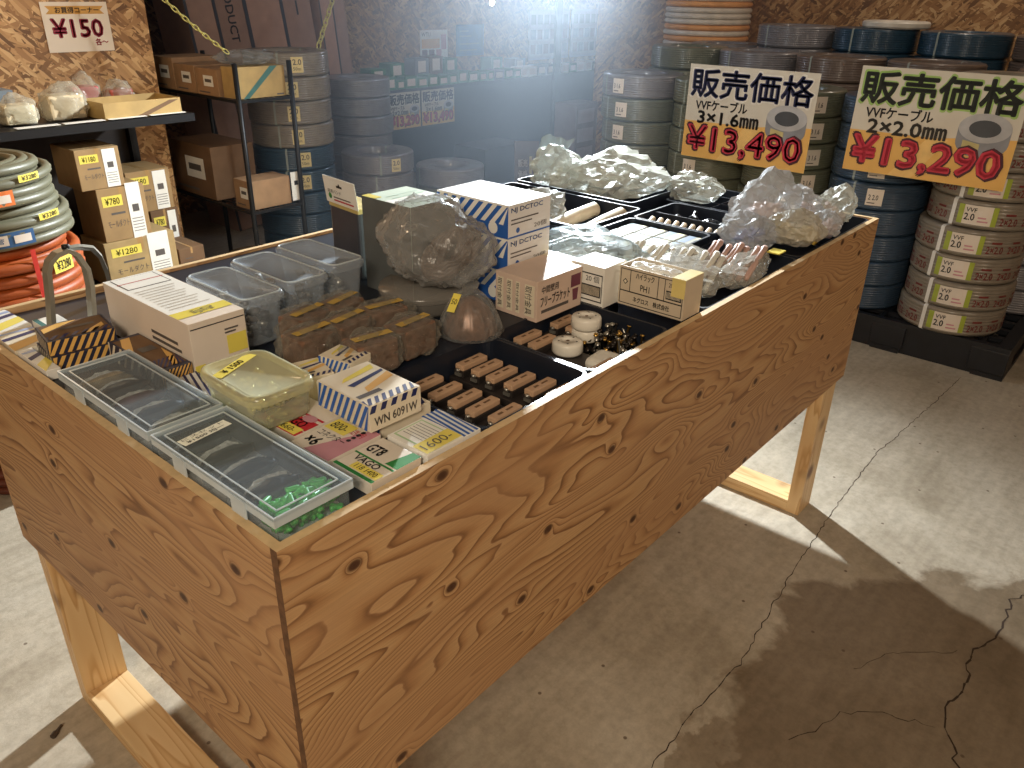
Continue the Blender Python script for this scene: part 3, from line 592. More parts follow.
# -- three clear lidded bins at the back
frost = film('frosted_plastic', (216, 226, 236), .80, .15, graz=.75)
def clear_bin(x0, x1, y0, y1, top, label, fill, seed):
    dx, dy = (x1-x0)/2, (y1-y0)/2; h = top-z0; t = empty('storage_bin', ((x0+x1)/2, (y0+y1)/2, D2+.0005), 0, label, 'storage bin', 'clear lidded bins at the back of the bin')
    h = top-t.location.z
    rings(MB(), [rrect(dx-.014, dy-.014, .012, 0), rrect(dx-.012, dy-.012, .014, .004), rrect(dx-.005, dy-.005, .016, h-.01)], frost, True, False).build('bin_body', t)
    l = MB(); rings(l, [rrect(dx-.001, dy-.001, .018, h-.014), rrect(dx, dy, .018, h-.004), rrect(dx-.003, dy-.003, .016, h), rrect(dx-.010, dy-.010, .012, h), rrect(dx-.012, dy-.012, .010, h-.004)], frost, False, True)
    l.tube([p for p in rrect(dx-.005, dy-.005, .015, h)], .0016, film('frosted_rim', (226, 236, 240), .35), 6, closed=True); l.build('lid', t)
    rnd = random.Random(seed); c = MB()
    for i in range(46):
        x, y, z = rnd.uniform(-dx+.024, dx-.024), rnd.uniform(-dy+.022, dy-.022), rnd.uniform(.008, h*.6); a = rnd.uniform(0, PI); r = rnd.uniform(.004, .008)
        c.tube([(x, y, z), (x+math.cos(a)*.014, y+math.sin(a)*.014, z+rnd.uniform(-.004, .004))], r, fill[i % len(fill)], 7)
    c.build('small_fittings', loc=tuple(t.location), label=label.replace('clear lidded bin', 'loose small fittings inside the clear lidded bin')[:110], cat='fittings', kind='stuff')
    return t
grey_p = mat('grey_fitting', (110, 110, 108), .5, var=.3); dkp = mat('black_fitting', (34, 36, 40), .35); silv = mat('zinc_steel', (190, 186, 176), .3, metal=.8)
clear_bin(.262, .345, .455, .635, .962, 'clear lidded bin left of the three, half hidden by the white carton', [dkp, grey_p, silv], 1)
clear_bin(.351, .438, .462, .645, .966, 'clear lidded bin in the middle of the three, a brown part under its lid', [dkp, kraft_d, silv, grey_p], 2)
clear_bin(.444, .522, .468, .645, .972, 'clear lidded bin right of the three, beside the tall hanging box', [grey_p, silv, grey_p], 3)

# -- bagged brown junction boxes
boxbag = film('box_bag_film', (196, 188, 172), .93, .08, wr=22, graz=.62)
def junction(x, y, z, rz, label, sx=.062, sy=.046, sz=.040, seed=1, tape=True):
    t = empty('junction_box', (x, y, z), rz, label, 'junction box', 'bagged junction boxes')
    mb = MB().box((-sx/2, -sy/2, 0), (sx/2, sy/2, sz), bronze, .004)
    for k in (-1, 1): mb.lathe([(0, 0), (.010, 0), (.010, .0012), (0, .0012)], mat('grey_brown_metal', (96, 78, 66), .4, metal=.5), 14, (k*sx*.22, 0, sz))
    mb.build('box_body', t)
    for s_ in (-1, 1): MB().box((-.006, -.0008, -.006), (.006, .0008, .008), bronze).build('lug', t, (0, s_*(sy/2+.001), sz*.5))
    if tape: MB().box((-sx*.48, -sy*.3, sz+.0072), (sx*.46, -sy*.02, sz+.0078), mat('dull_yellow_tape', (190, 156, 70), .45)).build('price_tape', t)
    b = MB(); blob(b, boxbag, (0, 0, sz*.52), (sx*.76, sy*.80, sz*.74), seed, 4, .22, 2.2, flat=-sz*.52, crisp=True, spikes=((( 1, .2, -.1), .25, 6), ((-1, -.3, .1), .2, 6))); b.build('bag', t)
    return t
jb = [(.345, .418, .012, .2, 'at the back left, beside the clear bins'), (.415, .418, .018, .1, 'at the back right, beside the tall hanging box'), (.305, .352, .006, .25, 'at the far left, next to the striped packs'), (.372, .352, .010, .05, 'in the middle of the pile'), (.448, .350, .012, -.2, 'behind the one nearest the dome'), (.352, .268, .0, .0, 'nearest the switch boxes'), (.432, .268, .006, -.1, 'nearest the black tray and the dome')]
for i, (x, y, dz, rz, wd) in enumerate(jb): junction(x, y, D2+.004+dz*.2, rz+.18*math.sin(i*2.3), 'brown junction box in clear bag '+wd, seed=40+i, sx=.068, sy=.050, sz=.048)

# -- bagged dome beside the tray
dome = empty('dome_cover', (.562, .262, D2+.0005), 0, 'brown ribbed dome cover in a clear bag beside the black tray', 'dome cover')
prof = [(.044, 0), (.046, .004), (.040, .022), (.032, .040), (.020, .055), (.008, .062), (0, .063)]
mb = MB(); mb.lathe(prof, bronze, 40)
mb.v = [tuple(Vector((x*(1+.05*math.cos(14*math.atan2(y, x))), y*(1+.05*math.cos(14*math.atan2(y, x))), z))) for x, y, z in mb.v]; mb.build('ribbed_dome', dome)
b = MB(); b.lathe([(.055, .001), (.057, .004), (.048, .028), (.038, .050), (.022, .068), (.012, .076), (.016, .086)], film('clear_bag_film', (0, 0, 0)), 44)
b.v = [tuple(Vector((x*(1+.06*noise.noise(Vector((math.atan2(y, x)*3, z*8, 1)))), y*(1+.06*noise.noise(Vector((math.atan2(y, x)*3, z*8, 5)))), z))) for x, y, z in b.v]; b.build('bag', dome)
f = Fr((-.030, .010, .052), (.4, -.9, 0), (-.35, -.2, .9)); f = Fr((-.045, .008, .045), (.25, -.97, 0), (.70, .18, .69)); q = MB().quad(f, 0, 0, .014, .034, yel, .004); q.text(f, '50', .002, .014, .012, .024, black, .0046); q.build('price_tape', dome)

# -- big bag of coiled wire on a clear container
cont = empty('round_container', (.605, .405, D2+.0005), 0, 'round clear container underneath the big bag of wire', 'container')
MB().lathe([(0, 0), (.075, 0), (.085, .01), (.090, .034)], film('smoky_plastic', (150, 144, 136), .55, .2), 40, sy=.9).build('container_body', cont)
MB().lathe([(.093, .030), (.095, .036), (.093, .042), (0, .042)], film('smoky_plastic', (0, 0, 0)), 40, sy=.9).build('lid', cont)
wb = empty('bagged_wire_coil', (.615, .395, D2+.045), 0, 'large clear bag holding a brown coil of wire, heaped on the round container', 'bagged wire')
wm = mat('brown_wire', (104, 86, 76), .5, var=.2)
c = MB(); rnd = random.Random(5)
for k in range(34):
    ph = rnd.random()*6; rr = .040+rnd.uniform(-.024, .018); tl = rnd.uniform(-.25, .25)
    c.tube([(math.cos(a)*rr+.016, math.sin(a)*rr*.8-.022, .055+math.sin(a+ph)*rr*tl+math.cos(a)*.03+rnd.uniform(-.008, .008)) for a in [2*PI*i/24 for i in range(24)]], .0042, wm, 6, closed=True)
c.build('wire_coil', wb)
b = MB(); blob(b, film('bag_film_thick', (206, 204, 200), .78, .14, wr=16), (0, 0, .068), (.082, .088, .074), 77, 5, .24, 1.8, flat=-.066, spikes=(((-.3, 1, .2), .30, 5), ((.6, -.8, -.2), .2, 6), ((.1, .3, 1), .12, 8))); b.build('bag', wb)

# -- grey-green topped carton and the hanging blister box
gtop = mat('pale_green_card', (206, 222, 204), .45, var=.03)
def gt(d, f, dx, dy, h):
    d.quad(f['left'], 0, 0, dy, h, mat('grey_side_print', (92, 96, 96), .5)); d.quad(f['front'], 0, 0, dx, h, MATS['grey_side_print']); d.quad(f['top'], 0, dy*.72, dx*.16, dy, yel, .0006); d.quad(f['top'], 0, dy*.3, dx*.95, dy*.5, white, .0005)
    for k in range(5): d.quad(f['top'], dx*.2, dy*(.15+.13*k), dx*.9, dy*(.17+.13*k), mat('faint_green_print', (170, 196, 176), .5), .0008)
flat_box('pale_green_carton', .590, .70, .43, .56, D2+.0005, .175, 'tall pale green topped carton behind the bag of wire', gtop, gt, 0, 'carton', None)
hb = empty('hanging_pack', (.640, .640, D2+.0005), -.12, 'tall dark box with a white punched hang card on top, behind the clear bins', 'hanging pack')
MB().box((-.030, -.052, 0), (.028, .050, .135), mat('slate_blister', (66, 68, 76), .3, var=.2), .006).box((-.030, -.052, .130), (.030, .052, .140), mat('dull_yellow_card', (196, 176, 110), .5), .002).build('pack_body', hb)
cd = MB(); f = Fr((-.031, .056, .138), (0, -1, 0), (-.12, 0, 1)); 
V = [f.p(x, y, h) for h in (-.0012, 0) for x, y in ((0, 0), (.112, 0), (.112, .052), (0, .052))]; cd.add(V, [(0, 3, 2, 1), (4, 5, 6, 7), (0, 1, 5, 4), (1, 2, 6, 5), (2, 3, 7, 6), (3, 0, 4, 7)], white)
hc = cd.build('hang_card', hb); cd = MB(); cd.poly(f, [(.046, .038), (.052, .038), (.056, .043), (.060, .038), (.066, .038), (.066, .034), (.046, .034)], black, .0006); cd.text(f, '結束バンド', .012, .020, .060, .028, black, .0006); cd.poly(f, [(.018+.006*math.cos(k*PI/6), .014+.006*math.sin(k*PI/6)) for k in range(12)], grnp, .0006); cd.quad(f, .030, .006, .10, .009, redp, .0006); cd.quad(f, .030, .012, .09, .0145, ink, .0006); cd.build('printing', hc)

# -- blue and white striped boxes (three, the lowest hidden)
def bbd(d, f, dx, dy, h):
    l = f['left']; d.quad(l, 0, 0, dy, h, blue); stripes(d, l, dy*.0, h*.40, dy, h*.96, 8, white, .9, .5); d.quad(l, 0, h*.95, dy, h, white, .0006)
    d.lathe([(0, 0), (0, 0)], white, 3); V = [(dy*.80+.011*math.cos(a), h*.26+.011*math.sin(a)) for a in [PI*i/10 for i in range(20)]]; d.poly(l, V, white, .0011)
    fr = f['front']; d.text(fr, 'NJ DCTOC', dx*.06, h*.72, dx*.80, h*.90, blue, .0007, .02); d.quad(fr, dx*.06, h*.52, dx*.7, h*.56, ink); d.quad(fr, dx*.06, h*.40, dx*.55, h*.44, ink); d.text(fr, '20個', dx*.60, h*.14, dx*.90, h*.30, ink, .0007); V = [(dx*.22+.005*math.cos(a), h*.2+.005*math.sin(a)) for a in [PI*i/6 for i in range(12)]]; d.poly(fr, V, blue); d.quad(fr, 0, 0, dx, h*.05, blue)
for k, wd in enumerate(('lowest of its stack, mostly hidden', 'in the middle of its stack', 'topmost of its stack, lid in bright light')):
    flat_box('blue_striped_box', .703, .822, .302, .478, D2+.0005+k*.0605, .0600, 'blue and white diagonal striped box, '+wd, mat('white_box_card', (228, 226, 224), .5, var=.02), bbd, 0, 'box', 'stack of blue and white striped boxes')

# -- printed cardboard boxes behind the near trays
pk = mat('pinkish_box_card', (214, 190, 172), .6, var=.05); mar = mat('maroon_print', (110, 52, 70), .5)
def pla(d, f, dx, dy, h):
    fr = f['front']; d.text(fr, '中間壁用', dx*.10, h*.66, dx*.46, h*.84, black, .0006, .01); d.text(fr, 'フリープラケット', dx*.08, h*.34, dx*.72, h*.60, black, .0006, .02); d.quad(fr, dx*.10, h*.18, dx*.70, h*.26, ink); d.quad(fr, dx*.74, h*.55, dx*.96, h*.86, mar); d.poly(fr, [(dx*.8, h*.2), (dx*.9, h*.2), (dx*.92, h*.5), (dx*.78, h*.5)], mar)
    l = f['left']
    for a0, a1 in ((.05, .20), (.28, .42), (.50, .60), (.72, .95)): d.quad(l, dy*a0, h*.1, dy*a1, h*.88, cream, .0005); d.text(Fr(l.p(dy*(a0+.01), h*.85), -l.v, l.u), '取付金具', 0, 0, h*.7, dy*(a1-a0)*.7, black, .001)
flat_box('bracket_box', .668, .795, .203, .299, D2+.0005, .074, 'brown-white box printed フリープラケット, stripe of light on its lid', pk, pla, -.02, 'box', 'printed cartons behind the near trays')
def b20(d, f, dx, dy, h):
    l = f['left']; d.quad(l, 0, h*.02, dy, h*.04, black); A = .0005
    for (x0, y0, x1, y1) in ((.04, .78, .96, .81), (.04, .12, .96, .15), (.04, .12, .06, .81), (.94, .12, .96, .81), (.3, .12, .315, .81), (.04, .55, .3, .57), (.15, .12, .165, .81)): d.quad(l, dy*x0, h*y0, dy*x1, h*y1, black, A)
    d.text(l, '20 個', dy*.46, h*.60, dy*.86, h*.76, black, .0007); d.quad(l, dy*.34, h*.24, dy*.92, h*.52, black, A)
    for k in range(16): d.quad(l, dy*(.36+.034*k), h*.27, dy*(.375+.034*k), h*.49, cream, .0008)
    t = f['top']; d.quad(t, 0, dy*.5, dx, dy*.56, yel, .0004)
flat_box('fixture_box', .8015, .833, .236, .335, D2+.0005, .072, 'white box with cream lid, left of the pair between the bracket carton and trays', cream, b20, 0, 'box', 'printed cartons behind the near trays')
flat_box('fixture_box', .800, .870, .158, .2305, .8795, .076, 'white box with black table print marked 20個, right beside the open box', white, b20, 0, 'box', 'printed cartons behind the near trays')

# ------------------------------------------------------------------ the trays
RIM = .8815
tray('parts_tray', .3265, .566, .0135, .2295, RIM, 'black tray holding two rows of flat connector bars, nearest tray')
tray('parts_tray', .5675, .799, .0135, .2295, RIM, 'black tray with round white ceiling caps and brass screws')
barm = mat('tan_connector', (196, 160, 128), .5, var=.12); barl = mat('pale_connector', (222, 210, 190), .5, var=.08); basem = mat('connector_base', (56, 50, 48), .4, metal=.3, var=.3)
def bar_proto():
    t = empty('cable_connector', (0, 0, 0), 0, 'x', 'connector', 'flat connector bars in the near black trays')
    MB().box((-.030, -.0105, 0), (.030, .0105, .010), basem, .001).box((-.033, -.006, .002), (-.028, .006, .007), silv).box((.028, -.006, .002), (.033, .006, .007), silv).build('terminal_base', t)
    c = MB().box((-.029, -.009, .0102), (.029, .009, .020), barm, .0022); c.box((-.016, -.0022, .0198), (-.006, .0022, .0203), kraft_d).box((.002, -.0018, .0198), (.016, .0018, .0203), kraft_d); c.build('cover', t)
    MB().lathe([(0, 0), (.0036, 0), (.0036, .004), (0, .004)], silv, 10, (-.0315, .0, .010)).build('screw', t); return t
proto = bar_proto(); first = [True]
BZ = .842
def bar(x, y, rz, label, z=BZ):
    o = proto if first[0] else copy_tree(proto); first[0] = False
    put(o, (x, y, z), rz, label); return o
nm5 = ['farthest from the front panel', 'second from the back', 'in the middle', 'second from the front panel', 'nearest the front panel']
ra = [(.405, .205), (.406, .166), (.409, .128), (.408, .092), (.414, .054)]; rb = [(.508, .208), (.509, .175), (.507, .142), (.508, .106), (.514, .070), (.520, .036)]
MB().box((.362, .03, D0+.008), (.452, .222, BZ-.0005), basem, .002).build('cartridge_block', label='dark block of packed connector strips under the left row of bars', cat='strip block')
MB().box((.470, .016, D0+.008), (.556, .222, BZ-.0005), basem, .002).build('cartridge_block', label='dark block of packed connector strips under the right row of bars', cat='strip block')
for (x, y), wd in zip(ra, nm5): bar(x, y, .02, 'flat tan connector bar in the left row, '+wd)
for (x, y), wd in zip(rb, ['farthest from the front panel', 'second from the back', 'third from the back', 'third from the front panel', 'second from the front panel', 'against the front panel']): bar(x, y, .0, 'flat connector bar in the right row, '+wd)
MB().box((.600, .020, D0+.008), (.690, .222, BZ-.0005), basem, .002).box((.6905, .14, D0+.008), (.785, .222, BZ-.0005), basem, .002).build('cartridge_block', label='dark block of packed strips under the ceiling caps', cat='strip block')
for x, y, wd in ((.650, .208, 'back left corner'), (.650, .176, 'left edge'), (.748, .205, 'back wall'), (.750, .172, 'middle, behind the caps'), (.640, .040, 'front panel')): bar(x, y, .0, 'flat tan connector bar in the ceiling cap tray, by the '+wd)
capm = mat('white_cap_plastic', (232, 226, 212), .3, var=.02)
def cap_proto():
    t = empty('ceiling_cap', (0, 0, 0), 0, 'x', 'ceiling cap', 'round white ceiling caps in the tray')
    m_ = MB().lathe([(0, 0), (.024, 0), (.027, .004), (.0265, .018), (.025, .0215), (.010, .0225), (.0095, .0212), (0, .0212)], capm, 36); m_.build('cap_body', t)
    d = MB()
    for k in range(5): a = 2*PI*k/5; d.lathe([(0, 0), (.0018, 0)], black, 10, (.016*math.cos(a), .016*math.sin(a), .0226))
    d.lathe([(0, 0), (.003, 0)], kraft_d, 12, (0, 0, .0216)); d.build('contact_holes', t); return t
cp = cap_proto(); put(cp, (.672, .138, BZ), 0, 'round white ceiling cap on the left of the pair in its tray')
for x, y, z, lb in ((.742, .150, BZ, 'round white ceiling cap under the sunlit one'), (.738, .148, BZ+.0232, 'round white ceiling cap on top of another, right of the pair')): put(copy_tree(cp), (x, y, z), .4, lb)
MB().box((-.028, -.020, 0), (.028, .020, .018), capm, .008).build('wall_plate', None, (.668, .062, BZ), .1, 'shiny white rounded plate lying near the front panel', 'plate')
brass = mat('brass', (196, 156, 84), .3, metal=.9, var=.3); dks = mat('dark_steel', (60, 54, 50), .35, metal=.7, var=.4)
sc_m = []
def screw(name, m, L=.034):
    mb = MB().lathe([(0, L), (.0042, L), (.0046, L-.002), (.0018, L-.003), (.0018, 0), (0, -.003)], m, 7)
    return mb.mesh(name)
sm = [screw('brass_screw', brass), screw('steel_screw', dks), screw('zinc_screw', silv)]
rnd = random.Random(12); grp = 'long screws heaped in the ceiling cap tray'
for k in range(110):
    j = k % 3 if rnd.random() < .8 else 1; i_ = k % 22; row = k//22
    x = .715+.0175*row*.8+rnd.uniform(-.006, .006)+.012; y = .025+i_*.0050+rnd.uniform(-.002, .002); z = .818+rnd.uniform(0, .024)+row*.001
    o = bpy.data.objects.new(('brass_screw', 'steel_screw', 'zinc_screw')[j], sm[j]); COL.objects.link(o); o.location = (x, y, z); o.rotation_euler = (rnd.uniform(-.5, .5), rnd.uniform(-1.2, -.2)+1.2*(rnd.random() < .3), rnd.uniform(-.5, .5))
    tag(o, f"long {('brass', 'dark steel', 'zinc')[j]} screw in the heap beside the ceiling caps", 'screw', f"long {('brass', 'dark steel', 'zinc')[j]} screws heaped beside the ceiling caps")

# -- open printed box with white brackets
ob = empty('open_bracket_box', (.8385, .0165, .883), 0, 'open white cardboard box printed ハイラック PH1 at the front panel', 'open box')
oc = mat('open_box_card', (206, 190, 166), .6, var=.06); X, Y, Z, th = .062, .134, .073, .002
b = MB().box((0, 0, 0), (X, Y, th), oc).box((0, 0, th), (th, Y, Z), oc).box((X-th, 0, th), (X, Y, Z), oc).box((th, 0, th), (X-th, th, Z), oc).box((th, Y-th, th), (X-th, Y, Z), oc); b.build('box_body', ob)
l = Fr((0, Y, 0), (0, -1, 0), (0, 0, 1)); d = MB()
for (x0, y0, x1, y1) in ((.02, .92, .98, .94), (.02, .36, .98, .39), (.02, .05, .98, .07), (.02, .05, .03, .94), (.17, .38, .18, .94), (.60, .38, .61, .94), (.70, .38, .71, .94), (.97, .05, .98, .94)): d.quad(l, Y*x0, Z*y0, Y*x1, Z*y1, black)
d.text(l, 'ハイラック', Y*.26, Z*.74, Y*.54, Z*.90, black, .0007, .02); d.text(l, 'PH1', Y*.34, Z*.46, Y*.48, Z*.62, black, .0007, .01); d.text(l, '20 個', Y*.76, Z*.74, Y*.90, Z*.88, black, .0007); d.text(l, 'ネグロス　株式会社', Y*.24, Z*.14, Y*.80, Z*.28, black, .0007, .02)
d.quad(l, Y*.73, Z*.44, Y*.96, Z*.66, black, .0004)
for k in range(12): d.quad(l, Y*(.74+.018*k), Z*.47, Y*(.748+.018*k), Z*.63, cream, .0007)
d.poly(l, [(Y*.06, Z*.62), (Y*.10, Z*.54), (Y*.14, Z*.62), (Y*.10, Z*.70)], black); d.poly(l, [(Y*.075, Z*.62), (Y*.10, Z*.57), (Y*.125, Z*.62), (Y*.10, Z*.67)], cream, .0006); d.lathe([(0, 0), (0, 0)], black, 3)
d.build('printing', ob)
d = MB().box((0, 0, Z+.0003), (X, .026, Z+.0012), mat('pale_yellow_tape', (226, 206, 130), .4)).box((-.0012, 0, Z*.55), (-.0004, .026, Z+.0012), MATS['pale_yellow_tape']); d.build('tape', ob)
bm_ = mat('white_bracket', (236, 236, 232), .3, var=.02)
def hook(): 
    mb = MB(); mb.tube([(-.018, -.012, 0), (-.018, .008, 0), (-.010, .014, .002), (.004, .010, .004), (.010, -.002, .003), (.002, -.008, .001), (-.008, -.002, 0)], .0048, bm_, 8); return mb
hm = hook().mesh('white_bracket')
for k, (y, rz) in enumerate(((.128, .5), (.106, 1.4), (.088, .2), (.070, 1.1), (.052, .3))):
    o = bpy.data.objects.new('cable_hook', hm); COL.objects.link(o); o.location = (.871, y, .950+.002*(k % 2)); o.rotation_euler = (.2*(k-2)/2, .1, rz)
    tag(o, f'curled white plastic hook in the open box, {ORD[k].replace("lowest", "first")} from its far end', 'hook', 'white hooks in the open box')
for k in range(4):
    o = bpy.data.objects.new('cable_hook', hm); COL.objects.link(o); o.location = (.868, .035+.028*k, .934); o.rotation_euler = (0, .3, k*.9)
    tag(o, 'white plastic hook in the lower layer of the open box', 'hook', 'white hooks in the lower layer of the open box')

# -- trays further back
tray('parts_tray', .925, 1.108, .225, .452, .8930, 'black tray holding the zip bag behind the printed cartons')
tray('parts_tray', 1.113, 1.345, .225, .452, .8930, 'black tray packed with pale light switch boxes')
tray('parts_tray', .925, 1.340, .0135, .218, .8815, 'black tray under the bagged white rods at the front panel')
tray('parts_tray', 1.349, 1.560, .225, .452, .8930, 'black tray of batteries and black clips', div=(1.45,))
tray('parts_tray', 1.346, 1.795, .0135, .218, .8835, 'black tray under the heap of white bags at the far right corner')
tray('parts_tray', .845, 1.150, .462, .900, .8930, 'black tray behind the striped blue boxes')
tray('parts_tray', 1.156, 1.415, .462, .900, .9000, 'deep black tray with wrapped white tubes')
tray('parts_tray', 1.425, 1.790, .500, .900, .9050, 'black tray under the crumpled white bags at the far back')
tray('parts_tray', 1.566, 1.795, .225, .490, .8930, 'black tray divided into six empty-looking cells', div=(1.645, 1.72), div_y=(.36,))
sw = mat('switch_box_card', (172, 172, 160), .4, var=.03); pb = mat('pale_blue_card', (134, 152, 176), .4)
swp = empty('wall_switch_box', (0, 0, 0), 0, 'x', 'box', 'pale wall switch boxes in the tray')
MB().box((-.033, -.024, 0), (.033, .024, .068), sw, .001).build('carton_body', swp); MB().quad(faces(.066, .048, .068)['top'], .002, .026, .064, .046, pb).quad(faces(.066, .048, .068)['top'], .044, .004, .062, .020, mat('pale_yellow_print', (228, 220, 160))).build('top_print', swp)
k = 0
for i in range(3):
    for j in range(4):
        o = swp if k == 0 else copy_tree(swp); k += 1
        put(o, (1.155+i*.072, .254+j*.0535, D0+.025), 0, f'pale blue and cream wall switch box, {["first", "second", "third"][i]} row from the left, {["nearest", "second", "third", "farthest"][j]} in its row')
bat = mat('tan_battery', (196, 176, 150), .35, metal=.2, var=.15)
bp_ = MB().lathe([(0, 0), (.0068, 0), (.007, .004), (.007, .044), (.003, .0455), (.003, .048), (0, .048)], bat, 14); bmh = bp_.mesh('spring_connector')
for k in range(9):
    o = bpy.data.objects.new('metal_sleeve', bmh); COL.objects.link(o); o.location = (1.372+.003*(k % 2), .243+k*.0225, .866); o.rotation_euler = (0, PI/2-.35, .1)
    tag(o, f'tan metal sleeve lying in a row behind the switch boxes, {(ORD+["x"])[k].replace("lowest", "first")} from the front', 'sleeve', 'row of tan metal sleeves in the tray')
MB().box((1.358, .235, D0+.008), (1.444, .445, .8575), dkp, .004).build('black_packing', label='flat black packing under the row of tan metal sleeves', cat='packing')
clipmesh = MB().tube([(-.02, 0, 0), (-.008, .004, .006), (.006, 0, .003), (.018, -.004, .0)], [.005, .007, .006, .004], dkp, 6).mesh('black_clip')
rnd = random.Random(3)
for k in range(40):
    o = bpy.data.objects.new('black_clip', clipmesh); COL.objects.link(o); o.location = (rnd.uniform(1.47, 1.54), rnd.uniform(.25, .43), rnd.uniform(.81, .875)); o.rotation_euler = (rnd.uniform(-.6, .6), rnd.uniform(-.6, .6), rnd.uniform(0, 6))
    tag(o, 'small black plastic clip in the heap beside the tan metal sleeves', 'clip', 'black plastic clips heaped in the tray')
fil = mat('pale_plastic_fittings', (206, 200, 188), .4, var=.2, scale=80)
def bag(name, loc, r, seed, label, m=bagm, inner=None, spikes=(), amp=.3, freq=2.2, flat=-.6, rz=0, lvl=5, cat='plastic bag', grp='white plastic bags in the bin'):
    t = empty(name, loc, rz, label, cat, grp); mb = MB(); blob(mb, m, (0, 0, r[2]*.6), r, seed, 4, amp, freq, flat=flat*r[2], spikes=spikes, crisp=True); mb.build('film', t)
    if inner:
        rnd = random.Random(seed); c = MB()
        for i in range(inner[1]):
            a = rnd.uniform(0, 2*PI); q = math.sqrt(rnd.random())*.6; p = Vector((r[0]*q*math.cos(a), r[1]*q*math.sin(a), r[2]*rnd.uniform(.15, .9)*(1-.5*q))); v = Vector((rnd.uniform(-1, 1), rnd.uniform(-1, 1), rnd.uniform(-.3, .3))).normalized()*inner[3]
            c.tube([p-v, p+v], inner[2], inner[0], 8)
        c.build('fittings', t)
    return t
zb = film('zip_bag_film', (196, 214, 220), .58, .2, wr=14)
bag('zip_bag', (1.015, .335, .862), (.092, .110, .050), 5, 'bluish zip bag of clear parts lying across its tray', zb, (fil, 22, .007, .022), ((( .2, 1, .6), .25, 4),), .25, 1.7, cat='zip bag', grp=None)
bag('zip_bag', (.985, .60, .862), (.10, .11, .055), 6, 'pale greenish bag right behind the blue striped boxes', zb, (fil, 18, .007, .02), (), .25, 1.7, cat='zip bag', grp=None)
flat_box('glue_pack', .96, 1.03, .72, .80, D0+.01, .10, 'small yellowish carton poking up behind the blue striped boxes', mat('pale_yellow_card', (214, 206, 160), .5), lambda d, f, dx, dy, h: d.quad(f['top'], .01, .01, dx-.01, dy*.5, white), .2, 'carton', None)
# wrapped tubes
tubem = mat('cream_tube', (222, 208, 184), .45, var=.06)
for k, (x, y, rz, L, r_, lb) in enumerate(((1.345, .515, .05, .12, .019, 'right of the bundle, end wrapped in paper'), (1.25, .50, .10, .10, .018, 'leaning at the front of the bundle'), (1.24, .585, .1, .12, .019, 'behind the front tube'), (1.34, .60, .0, .12, .019, 'at the back of the bundle'))):
    t = empty('wrapped_tube', (x, y, .870), rz, 'cream rolled tube '+lb, 'tube', 'cream tubes wrapped in plastic')
    MB().tube([(-L/2, 0, 0), (L/2, 0, .006)], r_, tubem, 20, cap=False).tube([(-L/2, 0, 0), (L/2, 0, .006)], r_*.72, kraft_d, 20).build('tube_body', t)
bag('plastic_bag', (1.215, .655, .868), (.085, .075, .050), 8, 'crumpled white wrap around the cream tubes', bagm, None, (((-1, .2, .2), .2, 4),), .3, 2.6)
bagw = film('white_bag_film', (218, 220, 210), .58, .28, wr=9)
bag('plastic_bag', (1.60, .69, .880), (.125, .125, .060), 3, 'biggest crumpled white bag heaped at the far back of the bin', bagw, (fil, 20, .012, .03), (((.35, -1, .35), .35, 5), ((-.6, .7, .1), .3, 4), ((.2, .1, 1), .35, 9)), .34, 2.3)
bag('plastic_bag', (1.50, .80, .890), (.075, .075, .060), 14, 'small crumpled white bag left of the biggest one', bagw, (fil, 14, .008, .02), ((( -.3, .2, 1), .3, 5),), .34, 2.5)
# twisted upright tail of film
tl = MB(); P0 = Vector((1.50, .865, .90)); V = []; 
for i in range(9):
    for j in range(7):
        u_, v_ = i/8, j/6-.5; w_ = .055+.030*u_; V.append(P0+Vector((.012*math.sin(v_*9+u_*3), -w_*v_*1.2-.06*u_, .125*u_+.006*math.sin(v_*14))))
tl.add(V, [(i*7+j, i*7+j+1, i*7+j+8, i*7+j+7) for i in range(8) for j in range(6)], zb, True)
tl.build('film_sleeve', label='upright clear plastic sleeve standing at the back edge of the bin', cat='sleeve')
bag('plastic_bag', (1.665, .46, .885), (.06, .07, .042), 19, 'flattened white bag trailing down over the divided tray', bagw, None, ((( -.2, -1, .0), .3, 4),), .3, 2.5)
# bagged rods
rodm = mat('milky_rod', (214, 210, 198), .35, var=.05); rodp = mat('rosy_rod', (186, 152, 140), .35, var=.08)
rmh = {}
for key, m_ in (('w', rodm), ('p', rodp)):
    q = MB().lathe([(0, 0), (.0060, 0), (.0060, .16), (.0072, .162), (.0072, .172), (0, .172)], m_, 12); rmh[key] = q.mesh('plastic_rod')
def rods(n, x0, y0, z0_, dx_, dy_, ang, key, grp, lab):
    for k in range(n):
        o = bpy.data.objects.new('plastic_rod', rmh[key]); COL.objects.link(o); o.location = (x0+dx_*k, y0+dy_*k, z0_+.004*math.sin(k*2.1)); o.rotation_euler = (0, PI/2-.10, ang+.03*math.sin(k*1.7))
        tag(o, lab.format((ORD+['last'])[min(k, 11)].replace('lowest', 'first')), 'rod', grp)
rods(12, .960, .240, .890, .0035, -.0165, .30, 'w', 'white rods in the far bag', 'milky white rod in the upper bag, {} from the left')
rods(8, 1.08, .125, .888, .004, -.0138, .25, 'p', 'rosy rods in the bag at the front panel', 'rosy plastic rod in the bag at the front panel, {} from the left')
bf = film('rod_bag_film', (214, 210, 198), .80, .2, wr=10)
bag('rod_bag', (1.07, .155, .868), (.135, .105, .0265), 23, 'long milky bag stretched over the white rods', bf, None, (((1, .5, .3), .3, 4), ((-1, 0, -.1), .1, 3)), .20, 2.4, cat='bag', grp='long bags of rods', rz=.28)
